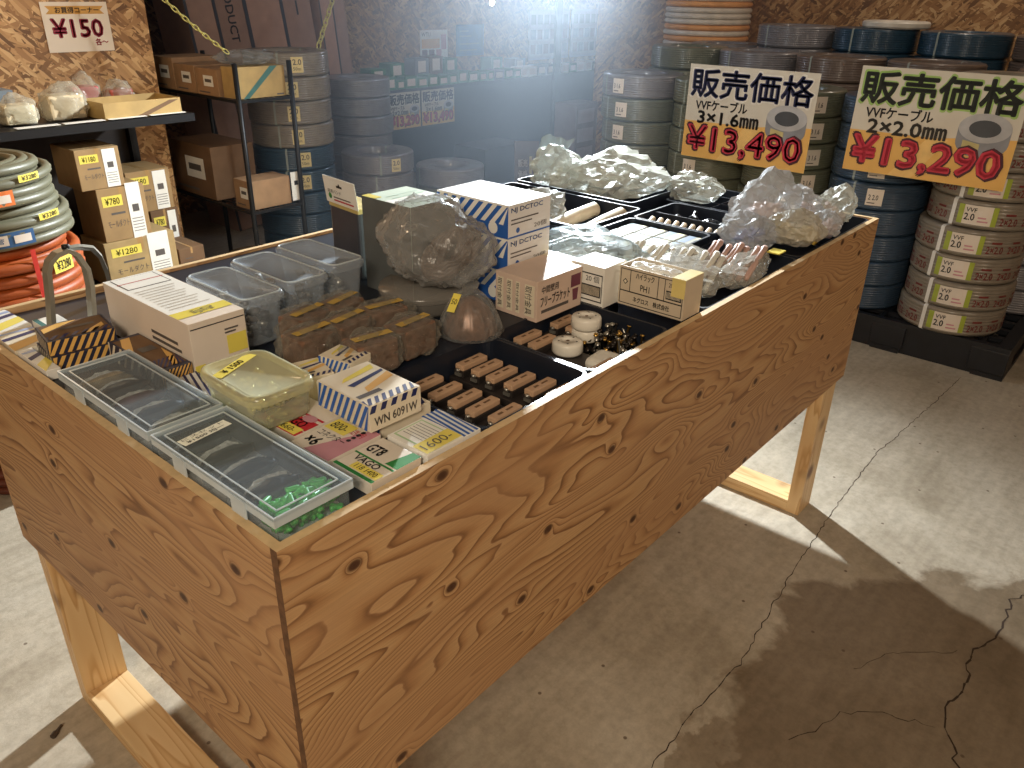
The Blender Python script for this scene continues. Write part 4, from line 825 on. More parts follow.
bag('rod_bag', (1.19, .078, .868), (.125, .052, .024), 24, 'long milky bag over the rosy rods at the front panel', bf, None, (((1, 0, .2), .2, 4),), .20, 2.4, cat='bag', grp='long bags of rods', rz=.2)
MB().box((1.265, .030, .903), (1.300, .058, .906), yel, .001).build('yellow_tag', label='yellow price tag on the rosy rod bag at the front panel', cat='tag')
# far right heap
skin = mat('rosy_fittings', (196, 160, 146), .45, var=.15)
bag('plastic_bag', (1.500, .165, .885), (.072, .075, .072), 33, 'tall knotted white bag of pinkish parts, highest of the heap at the far right corner', bagc if False else film('knot_bag_film', (208, 210, 212), .60, .2, wr=9), (skin, 26, .013, .016), (((.4, .1, 1), .35, 6), ((-.6, .5, .1), .3, 5)), .3, 2.3)
bag('plastic_bag', (1.455, .078, .885), (.066, .060, .044), 34, 'round full white bag with yellow centre at the front of the far right heap', film('full_bag_film', (206, 200, 184), .40, .3, wr=20), (mat('yellow_parts', (220, 190, 90)), 12, .011, .02), (((1, -.4, -.2), .2, 4),), .2, 1.8)
bag('plastic_bag', (1.640, .140, .885), (.062, .058, .042), 35, 'crumpled bag of pinkish parts in the middle of the far right heap', film('knot_bag_film', (0, 0, 0)), (skin, 22, .012, .014), (((.1, .2, 1), .35, 6), ((.6, .6, .5), .3, 5)), .34, 2.5)
bag('plastic_bag', (1.705, .080, .885), (.050, .045, .046), 36, 'upright twisted white bag nearest the far right corner of the bin', bagw, (skin, 8, .01, .012), (((.2, -.5, 1), .35, 5),), .34, 2.4)
bag('plastic_bag', (1.560, .048, .885), (.055, .032, .034), 37, 'small pinkish bag resting on the front panel edge', film('knot_bag_film', (0, 0, 0)), (skin, 12, .01, .014), (), .3, 2.4)
bag('plastic_bag', (1.375, .150, .880), (.060, .055, .045), 38, 'white bag with blue marks between rods and tall knotted bag', film('knot_bag_film', (0, 0, 0)), (mat('blue_marks', (90, 110, 170)), 10, .007, .012), (((-.4, .5, .2), .3, 4),), .34, 2.6)

# ------------------------------------------------------------------ cable coils
CH = .110
def coil_mat(name, rgb): return mat(name, rgb, .32, var=.10, scale=30, coat=.35)
CM = dict(grey=coil_mat('grey_cable', (134, 126, 114)), green=coil_mat('green_grey_cable', (108, 112, 96)), blue=coil_mat('blue_cable', (56, 76, 98)), brown=coil_mat('taupe_cable', (108, 94, 86)), silver=coil_mat('silver_cable', (122, 120, 124)), teal=coil_mat('teal_cable', (40, 68, 88)))
def coil_body(m, r=.205, r0=.115, n=9, h=CH):
    prof = [(r0, .006), (r0+.006, .001)]
    for k in range(5): q = r0+.006+(r-r0-.016)*k/5; st = (r-r0-.016)/5; prof += [(q+st*.5, .0005), (q+st, .002)]
    st = (h-.016)/n; prof += [(r-.006, .003)]
    for k in range(n): z = .008+st*k; prof += [(r-.0042, z), (r-.0008, z+st*.22), (r, z+st*.5), (r-.0008, z+st*.78)]
    prof += [(r-.002, h-.008), (r-.006, h-.003)]
    for k in range(5, 0, -1): q = r0+.006+(r-r0-.016)*k/5; s2 = (r-r0-.016)/5; prof += [(q, h-.002), (q-s2*.5, h-.0004)]
    prof += [(r0+.006, h-.001), (r0, h-.006)]
    return MB().lathe(prof, m, 56, close=True)
def patch(mb, r, a0, a1, z0_, z1, m, seg=8):
    V = []; 
    for i in range(seg+1):
        a = a0+(a1-a0)*i/seg; V += [(r*math.cos(a), r*math.sin(a), z0_), (r*math.cos(a), r*math.sin(a), z1)]
    return mb.add(V, [(2*i, 2*i+2, 2*i+3, 2*i+1) for i in range(seg)], m)
def strap(r, r0, h, wd, m):
    """band around the coil's section, at angle 0"""
    pts = [(r+.0012, .006), (r+.0012, h-.006), (r-.006, h+.0004), (r0+.006, h+.0004), (r0-.001, h-.006), (r0-.001, .006), (r0+.006, .0002), (r-.006, .0002)]
    V = []; n = len(pts)
    for x, z in pts: V += [(x, -wd/2, z), (x, wd/2, z)]
    return MB().add(V, [(2*i, 2*i+1, (2*i+3) % (2*n), (2*i+2) % (2*n)) for i in range(n)], m)
lime = mat('lime_print', (158, 172, 62), .45); lab_w = mat('label_paper', (222, 212, 200), .5, var=.03); redl = mat('red_brown_lettering', (112, 44, 42), .5)
labc = mat('yellow_label', (226, 208, 150), .5, var=.03); wst = film('white_strap', (236, 236, 234), .1, .3)
meshes = {}
def coil_proto(kind, style):
    k = (kind, style)
    if k in meshes: return meshes[k]
    r, r0, n = .205, .115, 9
    if style == 'red': n = 7
    body = coil_body(CM[kind], r, r0, n).mesh('cable_coil'); L_ = ltx = ln = None
    q = MB()
    if style == 'red':
        patch(q, r+.0012, -.34, .34, .018, CH-.018, lab_w); patch(q, r+.0016, -.34, -.24, .018, CH-.018, lime); patch(q, r+.0016, .25, .34, .018, CH-.018, lime)
        q.text(None, 'VVF', -.042, .066, -.004, .082, black, .0022, .02, (r,)); q.text(None, '2.0', -.044, .034, -.008, .060, black, .0022, .03, (r,)); patch(q, r+.0018, .02, .20, .030, .036, pink, 3); patch(q, r+.0018, .02, .16, .044, .050, pink, 3)
    elif style == 'yellow':
        patch(q, r+.0012, -.14, .14, .02, CH-.02, labc); q.text(None, '2.0', -.020, .055, .020, .080, ink, .0022, .02, (r,)); q.text(None, '50m', -.02, .03, .016, .045, ink, .0022, 0, (r,))
    elif style in ('316', '220'):
        patch(q, r+.0012, -.16, .16, .022, CH-.02, lab_w); q.text(None, {'316': '3 1.6', '220': '2 2.0'}[style], -.024, .045, .014, .066, black, .0022, .015, (r,)); patch(q, r+.0018, -.13, .02, .030, .034, ink)
    L_ = q.mesh('label') if q.v else None
    st = strap(r, r0, CH, .016 if style == 'red' else .010, wst if style == 'red' else film('clear_strap', (200, 210, 200), .5)).mesh('strap')
    if style == 'red':
        d = MB()
        for a in (.56, .98, 1.40, -.72, -1.16):
            d.text(None, '2×2.0', r*a-.032, .024, r*a+.032, .052, redl, .0006, .03, (r,)); patch(d, r+.0006, a-.08, a+.11, .062, .070, redl, 3)
        ltx = d.mesh('red_lettering')
    meshes[k] = (body, L_, st, ltx); return meshes[k]
def add_coil(x, y, z, kind, style, ang, label, group, parts=True, strap_a=-.44):
    body, L_, st, tx = coil_proto(kind, style)
    o = bpy.data.objects.new('cable_coil', body); COL.objects.link(o); o.location = (x, y, z); o.rotation_euler = (0, 0, ang); tag(o, label, 'cable coil', group)
    if parts:
        for nme, me, a in (('label', L_, 0), ('strap', st, strap_a), ('strap', st, 2.2), ('red_lettering', tx, 0)):
            if me is None: continue
            c = bpy.data.objects.new(nme, me); COL.objects.link(c); c.parent = o; c.rotation_euler = (0, 0, a)
    return o
FACE = math.radians(186)
def stack(x, y, zb, specs, where, group, ang=FACE, jit=.006, seed=0, dz=CH+.0006):
    rnd = random.Random(seed); n = len(specs)
    for k, (kind, style, parts) in enumerate(specs):
        cw = {'grey': 'grey', 'green': 'green-grey', 'blue': 'blue', 'brown': 'taupe', 'silver': 'silver-grey', 'teal': 'dark teal'}[kind]
        wd = 'topmost' if k == n-1 else ORD[k] if k else 'lowest'
        add_coil(x+rnd.uniform(-jit, jit), y+rnd.uniform(-jit, jit), zb+dz*k, kind, style, ang+rnd.uniform(-.10, .10), f'{cw} cable coil, {wd} in {where}', group, parts)
# pallets
pal_m = mat('black_pallet_plastic', (24, 27, 34), .45, var=.2)
def pallet(x0, x1, y0, y1, label):
    mb = MB(); h = .14; mb.box((0, 0, h-.022), (x1-x0, .05, h), pal_m).box((0, y1-y0-.05, h-.022), (x1-x0, y1-y0, h), pal_m)
    t = empty('plastic_pallet', (x0, y0, 0), 0, label, 'pallet', 'black plastic pallets under the cable coils'); W_, D_ = x1-x0, y1-y0
    n = 12
    for k in range(n+1): a = (W_-.03)*k/n; mb.box((a, .05, h-.020), (a+.03, D_-.05, h), pal_m)
    for k in range(1, 9): b_ = (D_-.02)*k/9; mb.box((.03, b_, h-.018), (W_, b_+.018, h-.001), pal_m)
    mb.box((.035, .03, .02), (.045, D_-.03, h-.022), pal_m)  # added strip that keeps the openings between the feet dark
    mb.build('top_grid', t)
    MB().box((.012, .012, .001), (.022, D_-.012, h-.023), pal_m).box((.022, .012, .001), (W_-.012, .022, h-.023), pal_m).build('shade_backing', t)  # dark sheets added behind the feet in place of shade in the openings
    for a in (0, W_/2-.07, W_-.14):
        for b_ in (0, D_/2-.07, D_-.14): MB().box((a, b_, .02), (a+.14, b_+.14, h-.021), pal_m, .004).build('foot_block', t)
    for b_ in (0, D_/2-.06, D_-.12): MB().box((0, b_, 0), (W_, b_+.12, .0195), pal_m).build('bottom_runner', t)
pallet(3.165, 4.48, -.235, .70, 'black plastic pallet under the grey and blue coils on the right')
pallet(3.165, 4.48, .72, 2.00, 'black plastic pallet under the green-grey coils behind the bin')
PZ = .1405
G1 = 'cable coils in the front row on the pallets'
YS = (.045, .465, .885, 1.300, 1.715)
stack(3.36, YS[0], PZ, [('grey', 'red', True)]*9, 'the red-lettered stack at the pallet corner', 'grey coils with red lettering', seed=1, jit=.010)
stack(3.38, YS[1], PZ, [('blue', '220', k in (4, 5, 6)) for k in range(8)], 'the blue stack left of the red-lettered one', 'blue coils of the front row', seed=2, ang=math.radians(192))
stack(3.38, YS[2], PZ, [('green', '316', True) for k in range(8)], 'the green stack beside the blue one', 'green-grey coils', seed=3, ang=math.radians(228))
stack(3.40, YS[3], PZ, [('green', '316', True) for k in range(8)], 'the green stack behind the left price board', 'green-grey coils', seed=4, ang=math.radians(183))
stack(3.40, YS[4], PZ, [('green', '316', True) for k in range(7)]+[('silver', '316', True)], 'the green stack left of both price boards', 'green-grey coils', seed=5, ang=math.radians(180))
stack(3.80, YS[0]-.13, PZ, [('silver', 'plain', True)]*7+[('brown', 'plain', True)]*2, 'the ribbed stack behind the red-lettered one, far right', 'second row coils', seed=6)
for y_, c_, w_ in zip(YS[1:], ('brown', 'brown', 'silver', 'green'), ('behind the blue stack', 'behind the green stack next to it', 'behind the left price board stack', 'behind the leftmost green stack')):
    stack(3.83, y_, PZ, [(c_, 'plain', k > 6) for k in range(9)], 'the second row, '+w_, 'second row coils', seed=int(y_*10))
for y_, c_, w_, n_ in zip(YS, ('brown', 'teal', 'teal', 'silver', 'silver'), ('at the far right', 'second from the right', 'in the middle', 'second from the left', 'at the left end'), (10, 10, 10, 10, 9)):
    stack(4.26, y_, PZ, [(c_, 'plain', k > 7) for k in range(n_)], 'the back row, '+w_, 'back row coils', seed=int(y_*10)+50)
o = coil_body(mat('pale_cable', (214, 208, 196), .4), .16, .09, 3, .035).build('cable_coil', None, (4.26, .80, PZ+10*(CH+.0006)+.001), 0, 'thin pale coil lying on top of the dark teal stack in the back row', 'cable coil')
# left hand groups
stack(2.15, 3.01, .001, [('teal', 'plain', False)]*4+[('teal', 'yellow', True)]*2+[('grey', 'yellow', True)]*4, 'the stack behind the wire rack', 'coils behind the wire rack', ang=math.radians(245), seed=11)
stack(3.05, 3.58, .001, [('silver', 'plain', True)]*8, 'the silver stack against the leaning cartons', 'silver-grey coils at the back', seed=12)
stack(2.72, 3.03, .001, [('silver', 'plain', False)]*3+[('silver', 'plain', True), ('silver', 'yellow', True)], 'the short silver stack in the middle of the back', 'silver-grey coils at the back', ang=math.radians(255), seed=13)
stack(3.13, 2.86, .001, [('brown', 'plain', False)]*2+[('green', 'plain', True), ('silver', 'plain', True)], 'the low stack right of the silver ones', 'silver-grey coils at the back', seed=14)
for k in range(2): o = coil_body(mat('amber_wrap', (120, 98, 66), .25, coat=.5), .19, .10, 6, .10).build('cable_coil', None, (1.74, 2.79, .001+k*.101), 0, ('lower', 'upper')[k]+' amber wrapped coil on the floor under the wire rack', 'cable coil', 'amber coils under the rack')

# ------------------------------------------------------------------ big price boards
def price_board(loc_frame, W_, H_, kanji, line3, price, kc, label, halo, name='price_board', small=False):
    f = loc_frame; t = MB()
    t.add([f.p(0, 0, -.002), f.p(W_, 0, -.002), f.p(W_, H_, -.002), f.p(0, H_, -.002), f.p(0, 0, 0), f.p(W_, 0, 0), f.p(W_, H_, 0), f.p(0, H_, 0)], [(0, 3, 2, 1), (4, 5, 6, 7), (0, 1, 5, 4), (1, 2, 6, 5), (2, 3, 7, 6), (3, 0, 4, 7)], mat('laminated_card', (206, 200, 186), .25, var=.02))
    o = t.build(name, label=label, cat='sign', group=None)
    d = MB(); d.quad(f, 0, 0, W_, H_*.40, gold, .0006); d.poly(f, [(W_*.55, H_*.40), (W_, H_*.40), (W_, H_*.46), (W_*.7, H_*.43)], gold, .0006); d.poly(f, [(W_*.30, 0), (W_*.45, 0), (W_*.62, H_*.40), (W_*.5, H_*.40)], mat('pale_orange_print', (228, 188, 116), .4), .0008); d.build('ground_print', o)
    kz = MB(); kz.text(f, kanji, W_*.022, H_*.652, W_*.978, H_*.968, halo, .0010, .060); kz.text(f, kanji, W_*.03, H_*.665, W_*.97, H_*.955, kc, .0016, .038); kz.build('headline', o)
    m_ = MB(); m_.text(f, 'VVFケーブル', W_*.08, H_*.53, W_*.50, H_*.64, black, .0014, .03); m_.text(f, line3, W_*.11, H_*.385, W_*.60, H_*.515, ink if small else mat('dark_grey_print', (52, 48, 44), .5), .0028, .05); m_.build('size_lettering', o)
    p_ = MB(); p_.text(f, price, W_*.035, H_*.045, W_*.95, H_*.36, mat('dark_outline', (70, 20, 36), .5), .0026, .085); p_.text(f, price, W_*.045, H_*.06, W_*.94, H_*.35, red, .0032, .050); p_.build('price_lettering', o)
    c = MB(); cx, cy, R = W_*.81, H_*.485, W_*.15
    def ell(ax, by, ox=0, oy=0, n=28): return [(cx+ox+ax*math.cos(2*PI*k/n), cy+oy+by*math.sin(2*PI*k/n)) for k in range(n)]
    gp = mat('coil_picture_grey', (132, 134, 140), .4); gl = mat('coil_picture_light', (172, 172, 174), .4); gd = mat('coil_picture_dark', (66, 70, 76), .4)
    c.poly(f, ell(R, R*.62, 0, -R*.35), gp, .0016); c.poly(f, [(cx-R, cy-R*.35), (cx+R, cy-R*.35), (cx+R, cy+R*.2), (cx-R, cy+R*.2)], gp, .0017); c.poly(f, ell(R, R*.58, 0, R*.22), gl, .0019); c.poly(f, ell(R*.60, R*.34, 0, R*.20), gd, .0021)
    c.poly(f, [(cx-R*.72, cy-R*.75), (cx-R*.05, cy-R*.82), (cx-R*.05, cy-R*.42), (cx-R*.72, cy-R*.30)], mat('coil_picture_label', (190, 176, 120), .5), .0020); c.build('coil_picture', o)
    return o
halo_w = mat('white_halo', (214, 210, 200), .4); halo_g = mat('lime_halo', (150, 186, 100), .4)
price_board(Fr((3.128, 1.308, .701), (0, -1, 0), (0, 0, 1)), .600, .404, '販売価格', '3×1.6㎜', '¥13,490', mat('navy_headline', (32, 38, 76), .45), 'price board reading 3×1.6㎜ ¥13,490 with navy headline on the green coils', halo_w)
price_board(Fr((3.120, .548, .748), (0, -1, 0), (.02, 0, 1)), .600, .400, '販売価格', '2×2.0㎜', '¥13,290', mat('black_green_headline', (22, 30, 26), .45), 'price board reading 2×2.0㎜ ¥13,290 with green edged headline on the blue coils', halo_g)

# ------------------------------------------------------------------ left shelving
sh = empty('shelf_rack', (0, 2.45, 0), 0, 'black steel shelf rack along the left chipboard wall', 'shelf')
MB().box((-.9, 0, .915), (1.315, .52, .94), steel_b).box((-.9, -.006, .912), (1.315, 0, .941), steel_b).build('upper_shelf', sh)
MB().box((-.9, 0, .30), (1.315, .52, .325), steel_b).box((-.9, .515, .325), (1.315, .52, .905), dark_wall).build('lower_shelf', sh)
for x in (-.9, .02): MB().box((x, .0, 0), (x+.035, .035, .905), steel_b).build('post', sh); MB().box((x if x < 0 else 1.27, .48, 0), ((x if x < 0 else 1.27)+.03, .514, .905), steel_b).build('post', sh)
for k in range(4): MB().box((.68+.155*k, -.0015, .9455), (.68+.155*k+.14, .03, .9470), white).build('price_strip', sh)
SZ = .9415
# price card ¥150 on the wall
f = Fr((1.049, 2.9985, 1.135), (1, 0, 0), (0, 0, 1)); W_, H_ = .258, .182
o = MB().box((1.049, 2.9965, 1.135), (1.307, 2.9985, 1.317), mat('paper_card', (232, 214, 190), .5, var=.02)).build('price_card', label='paper price card reading ¥150 pinned on the left chipboard wall', cat='sign')
f = Fr((1.049, 2.9965, 1.135), (1, 0, 0), (0, 0, 1)); d = MB(); d.poly(f, [(W_*.06, H_*.76), (W_*.94, H_*.76), (W_*.88, H_*.84), (W_*.94, H_*.92), (W_*.06, H_*.92), (W_*.12, H_*.84)], mat('ochre_ribbon', (206, 150, 60), .5)); d.text(f, 'お買得コーナー', W_*.20, H_*.78, W_*.86, H_*.90, black, .0012, .02); d.build('ribbon_lettering', o)
d = MB(); d.text(f, '¥150', W_*.11, H_*.30, W_*.87, H_*.66, mat('dark_outline', (0, 0, 0)), .0008, .06); d.text(f, '¥150', W_*.11, H_*.30, W_*.87, H_*.66, red, .0014, .03); d.text(f, '各～', W_*.72, H_*.12, W_*.92, H_*.26, redp, .0010, .03); d.build('price_lettering', o)
# goods on the upper shelf
warmbag = film('warm_bag_film', (226, 214, 190), .80, .15, wr=14)
def shelf_bag(x, y, r, m, label, seed, extra=None):
    t = empty('bagged_goods', (x, y, SZ), 0, label, 'bag of goods', 'bagged goods on the left shelf'); b = MB(); blob(b, warmbag, (0, 0, r[2]*.75), r, seed, 4, .26, 2, flat=-r[2]*.72, spikes=(((.2, .1, 1), .3, 7),)); b.build('film', t)
    c = MB().box((-r[0]*.72, -r[1]*.7, .004), (r[0]*.72, r[1]*.7, r[2]*1.35), m, .01); c.build('goods', t)
shelf_bag(.60, 2.62, (.07, .07, .055), dkp, 'dark bagged parts at the left end of the shelf', 1)
shelf_bag(.735, 2.58, (.07, .06, .050), mat('ivory_goods', (226, 212, 178), .5), 'ivory bagged box near the left end of the shelf', 2)
shelf_bag(.90, 2.60, (.085, .06, .064), mat('cream_goods', (214, 194, 158), .5), 'cream bagged box in the middle of the upper shelf', 3)
shelf_bag(1.05, 2.78, (.07, .06, .066), mat('red_goods', (190, 60, 64), .5), 'red printed goods in film behind the ochre tray carton', 4)
shelf_bag(1.17, 2.74, (.065, .05, .056), mat('brick_goods', (164, 70, 50), .5), 'brick red goods in film at the right end of the shelf', 5)
flat_box('grey_blue_box', .68, .78, 2.70, 2.80, SZ, .100, 'grey blue box standing behind the ivory bag on the upper shelf', mat('grey_blue_card', (120, 130, 138), .5), lambda d, f, dx, dy, h: d.quad(f['front'], 0, 0, dx*.3, h, kraft), 0, 'carton', None)
def opentray(name, x0, x1, y0, y1, z, h, m, label, deco=None, group=None, rz=0):
    o = empty(name, ((x0+x1)/2, (y0+y1)/2, z), rz, label, 'carton', group); dx, dy = x1-x0, y1-y0; th = .003
    MB().box((-dx/2, -dy/2, 0), (dx/2, dy/2, th), m).box((-dx/2, -dy/2, th), (-dx/2+th, dy/2, h), m).box((dx/2-th, -dy/2, th), (dx/2, dy/2, h), m).box((-dx/2+th, -dy/2, th), (dx/2-th, -dy/2+th, h), m).box((-dx/2+th, dy/2-th, th), (dx/2-th, dy/2, h), m).build('carton_body', o)
    if deco: d = MB(); deco(d, faces(dx, dy, h), dx, dy, h); d.build('printing', o)
    return o
olive = mat('ochre_card', (178, 148, 92), .6)
opentray('open_carton', .985, 1.28, 2.47, 2.66, SZ, .058, olive, 'low open ochre carton at the right end of the upper shelf', lambda d, f, dx, dy, h: d.poly(f['front'], [(dx*.35, 0), (dx*.5, 0), (dx*.98, h*.9), (dx*.85, h*.9)], kraft_d))
# stacked cartons on the lower shelf
def carton(x0, x1, z_, h, y0, dep, label, lab=True, rz=0, m=kraft, hang=False, price='¥780', name='cardboard_carton', group='cartons on the lower shelf'):
    dx = x1-x0; o = MB().box((-dx/2, -dep/2, 0), (dx/2, dep/2, h), m, .002).build(name, None, ((x0+x1)/2, y0+dep/2, z_), rz, label, 'carton', group); f = faces(dx, dep, h); fr = f['front']
    MB().quad(f['top'], dx*.46, 0, dx*.54, dep, mat('packing_tape', (168, 132, 84), .3)).quad(fr, dx*.46, h*.72, dx*.54, h, MATS['packing_tape']).build('tape', o)
    d = MB()
    if lab: d.quad(fr, dx*.08, h*.66, dx*.50, h*.86, yel, .0006); d.text(fr, price, dx*.14, h*.69, dx*.44, h*.82, black, .0010, .01)
    d.quad(fr, dx*.22, h*.50, dx*.52, h*.54, ink); d.text(fr, 'モールダクト', dx*.12, h*.26, dx*.56, h*.40, ink, .0006); d.build('printing', o)
    if lab:
        k = MB(); a0 = dx*.60; k.quad(fr, a0, h*(.02 if not hang else -.15), a0+dx*.30, h*(.96 if not hang else 1.05), white, .0016); k.quad(fr, a0+dx*.08, h*.50, a0+dx*.22, h*.64, ink, .002)
        for i in range(5): k.quad(fr, a0+dx*.03, h*(.12+.06*i), a0+dx*.27, h*(.14+.06*i), mat('faint_grey_print', (150, 146, 140)), .002)
        k.build('hang_tag', o)
    return o
LZ = .3255
carton(.885, 1.165, LZ, .175, 2.475, .20, 'big cardboard carton with leaflets taped on, lowest of the left pile on the lower shelf', hang=True, price='¥1280', m=mat('light_kraft_card', (168, 142, 96), .7))
carton(.900, 1.080, LZ+.176, .200, 2.48, .20, 'cardboard carton in the middle of the left pile, leaflet hanging over its right side', hang=True)
carton(.855, 1.015, LZ+.377, .146, 2.485, .20, 'cardboard carton on top of the left pile, yellow price sticker', price='¥1180')
carton(1.175, 1.285, LZ, .09, 2.48, .18, 'low cardboard carton with yellow tape at the right end of the lower shelf', lab=False, m=kraft_d)
carton(1.19, 1.31, LZ, .205, 2.70, .2, 'dim cardboard carton, lower one of the right pile', m=kraft_d)
carton(1.115, 1.30, LZ+.206, .168, 2.70, .2, 'cardboard carton on top of the right pile, tilted leaflet on its front', price='¥580')
carton(1.00, 1.11, LZ, .25, 2.70, .2, 'narrow brown carton standing behind both piles', lab=False, m=kraft_d)
# ------------------------------------------------------------------ hose coils
def hose_coil(x, y, z, R, r, rows, cols, m, label, deco, seed=0, group='flexible conduit coils by the left shelf'):
    rnd = random.Random(seed); t = empty('conduit_coil', (x, y, z), 0, label, 'conduit coil', group); mb = MB()
    for i in range(rows):
        for j in range(cols):
            if i == rows-1 and j == 0 and cols > 2: continue
            ph = rnd.uniform(0, 6); rr = R-r-j*r*1.95
            mb.tube([(math.cos(a)*(rr+.003*math.sin(3*a+ph)), math.sin(a)*(rr+.003*math.sin(2*a+ph)), r+i*r*1.93+.003*math.sin(2*a+ph)) for a in [2*PI*q/44 for q in range(44)]], r, m, 9, closed=True)
    mb.build('conduit', t); H_ = r*1.93*rows+r*.1
    d = MB(); deco(d, R, H_)
    if d.v: d.build('paper_label', t)
    return t
pfm = mat('grey_conduit', (106, 104, 84), .45, var=.06); cdm = mat('orange_conduit', (158, 74, 24), .5, var=.08); rbm = mat('wrapped_brown_conduit', (92, 42, 26), .35, var=.15, coat=.4)
orl = mat('orange_label', (222, 120, 60), .45); bll = mat('blue_label', (50, 92, 140), .45)
A0 = math.radians(250)
def decor_hose(c, big=True):
    def fn(d, R, h):
        if big:
            patch(d, R+.002, A0, A0+.62, h*.12, h*.50, c); 
            V = []; patch(d, R+.003, A0+.04, A0+.34, h*.18, h*.44, lab_w); patch(d, R+.003, A0+.40, A0+.58, h*.20, h*.40, lab_w); d.text(None, 'PF管', (R)*(A0+.08), h*.24, R*(A0+.30), h*.38, bll, .004, .01, (R,))
        patch(d, R+.003, A0+.72, A0+1.02, h*.62, h*.80, yel); d.text(None, '¥3280', R*(A0+.76), h*.65, R*(A0+.98), h*.77, black, .004, .01, (R,))
    return fn
hx, hy = .365, 2.0
hose_coil(hx, hy, .001, .24, .016, 4, 3, rbm, 'brown wrapped conduit coil, lowest of the hose pile', decor_hose(redp, False), 1)
hose_coil(hx, hy, .128, .25, .016, 5, 3, rbm, 'brown wrapped conduit coil, second from the bottom of the hose pile', decor_hose(redp, False), 2)
h3 = hose_coil(hx+.005, hy, .286, .255, .0165, 7, 3, rbm, 'brown wrapped conduit coil tied with blue straps under the orange one', decor_hose(redp, False), 3)
bls = mat('pale_blue_strap', (130, 160, 200), .4)
for a in (A0+.55, A0+.80): patch_ = MB(); patch(patch_, .2565, a, a+.045, .0, .225, bls, 2); patch_.build('strap', h3)
h4 = hose_coil(hx, hy, .514, .25, .0166, 7, 3, cdm, 'bright orange conduit coil with red tape in the hose pile', decor_hose(redp, False), 4)
pt = MB(); patch(pt, .2515, A0+.50, A0+.555, .0, .225, mat('red_tape', (186, 50, 42), .4), 2); pt.build('red_tape', h4)
hose_coil(hx-.005, hy, .743, .248, .0133, 4, 4, pfm, 'grey conduit coil with blue label, second from the top of the hose pile', decor_hose(bll), 5)
hose_coil(hx-.028, hy, .848, .242, .0133, 4, 4, pfm, 'grey conduit coil with orange label on top of the hose pile', decor_hose(orl), 6)
# orange and white hose pile in the right back corner
wh = mat('white_hose', (222, 214, 200), .4); oh = mat('pale_orange_hose', (232, 168, 104), .4)
for k in range(6):
    t = empty('hose_coil', (4.72, 2.10, .001+k*.262), 0, f'white and orange banded hose coil, {ORD[k] if k < 5 else "topmost"} in the back right corner pile', 'hose coil', 'white and orange hose coils'); mb = MB()
    for i in range(8): mb.tube([(math.cos(a)*(.255+.004*math.sin(i*2+a)), math.sin(a)*.255, .016+i*.0326) for a in [2*PI*q/40 for q in range(40)]], .0162, wh if (i % 4) in (1, 3) or k % 2 == 0 and i > 4 else oh, 8, closed=True)
    mb.build('hose', t)

# ------------------------------------------------------------------ wire rack in the back left
rk = empty('wire_rack', (1.57, 2.54, 0), 0, 'narrow black wire rack with cartons on two levels at the back', 'rack')
for x in (0, .265):
    for y in (0, .70): MB().tube([(x+.008, y+.008, 0), (x+.008, y+.008, 1.10)], .011, steel_b, 10).build('post', rk)
for z in (.485, .955):
    mb = MB(); mb.box((0, 0, z-.012), (.281, .010, z), steel_b).box((0, .706, z-.012), (.281, .716, z), steel_b).box((0, .01, z-.012), (.010, .706, z), steel_b).box((.271, .01, z-.012), (.281, .706, z), steel_b)
    for k in range(9): mb.box((.012+.029*k, .01, z-.004), (.016+.029*k, .706, z-.0005), steel_b)
    mb.build('wire_shelf', rk)
o_ = mat('orange_kraft_card', (158, 124, 90), .7)
def rc(x0, x1, y0, y1, z, h, label, m=kraft, teal=False, lab=True):
    dx, dy = x1-x0, y1-y0; o = MB().box((-dx/2, -dy/2, 0), (dx/2, dy/2, h), m, .002).build('cardboard_carton', None, ((x0+x1)/2, (y0+y1)/2, z), 0, label, 'carton', 'cartons on the wire rack'); f = faces(dx, dy, h); d = MB()
    if teal: d.poly(f['front'], [(dx*.10, 0), (dx*.22, 0), (dx*.86, h), (dx*.70, h)], mat('teal_stripe', (62, 110, 104), .5)); d.quad(f['front'], dx*.80, h*.05, dx*.95, h*.10, ink)
    if lab: l = f['left']; d.quad(l, dy*.35, h*.35, dy*.80, h*.75, white); d.quad(l, dy*.42, h*.5, dy*.72, h*.62, ink, .0008); d.quad(l, dy*.1, h*.1, dy*.6, h*.15, ink)
    if d.v: d.build('printing', o)
RZ = .9555
rc(1.592, 1.83, 2.57, 2.68, RZ, .125, 'ochre carton with teal diagonal stripe at the front of the wire rack', olive, True, False)
rc(1.575, 1.80, 2.69, 2.86, RZ, .110, 'kraft carton with white label, second on the wire rack from the front', o_)
rc(1.575, 1.80, 2.87, 3.04, RZ, .115, 'kraft carton with white label, third on the wire rack from the front', o_)
rc(1.575, 1.80, 3.05, 3.235, RZ, .135, 'bright kraft carton at the far end of the wire rack', o_)
rc(1.592, 1.80, 2.57, 2.70, .4855, .125, 'kraft carton with black print on the lower level of the wire rack, front', o_, False, True)
rc(1.578, 1.80, 2.84, 3.20, .4855, .24, 'big brown carton on the lower level of the wire rack, rear', kraft_d, False, True)
q = MB(); blob(q, bagc, (1.70, 2.66, RZ+.156), (.12, .10, .030), 61, 4, .3, 2.6); q.build('film_pack', label='clear film packs lying on the cartons of the wire rack', cat='film pack')
hf = Fr((1.80, 2.567, .50), (1, 0, 0), (0, 0, 1)); q = MB().box((1.80, 2.560, .495), (1.853, 2.5615, .625), white); q.quad(Fr((1.80, 2.560, .495), (1, 0, 0), (0, 0, 1)), .016, .07, .036, .09, black); q.build('leaflet', label='white leaflet standing at the front of the rack lower level', cat='leaflet')
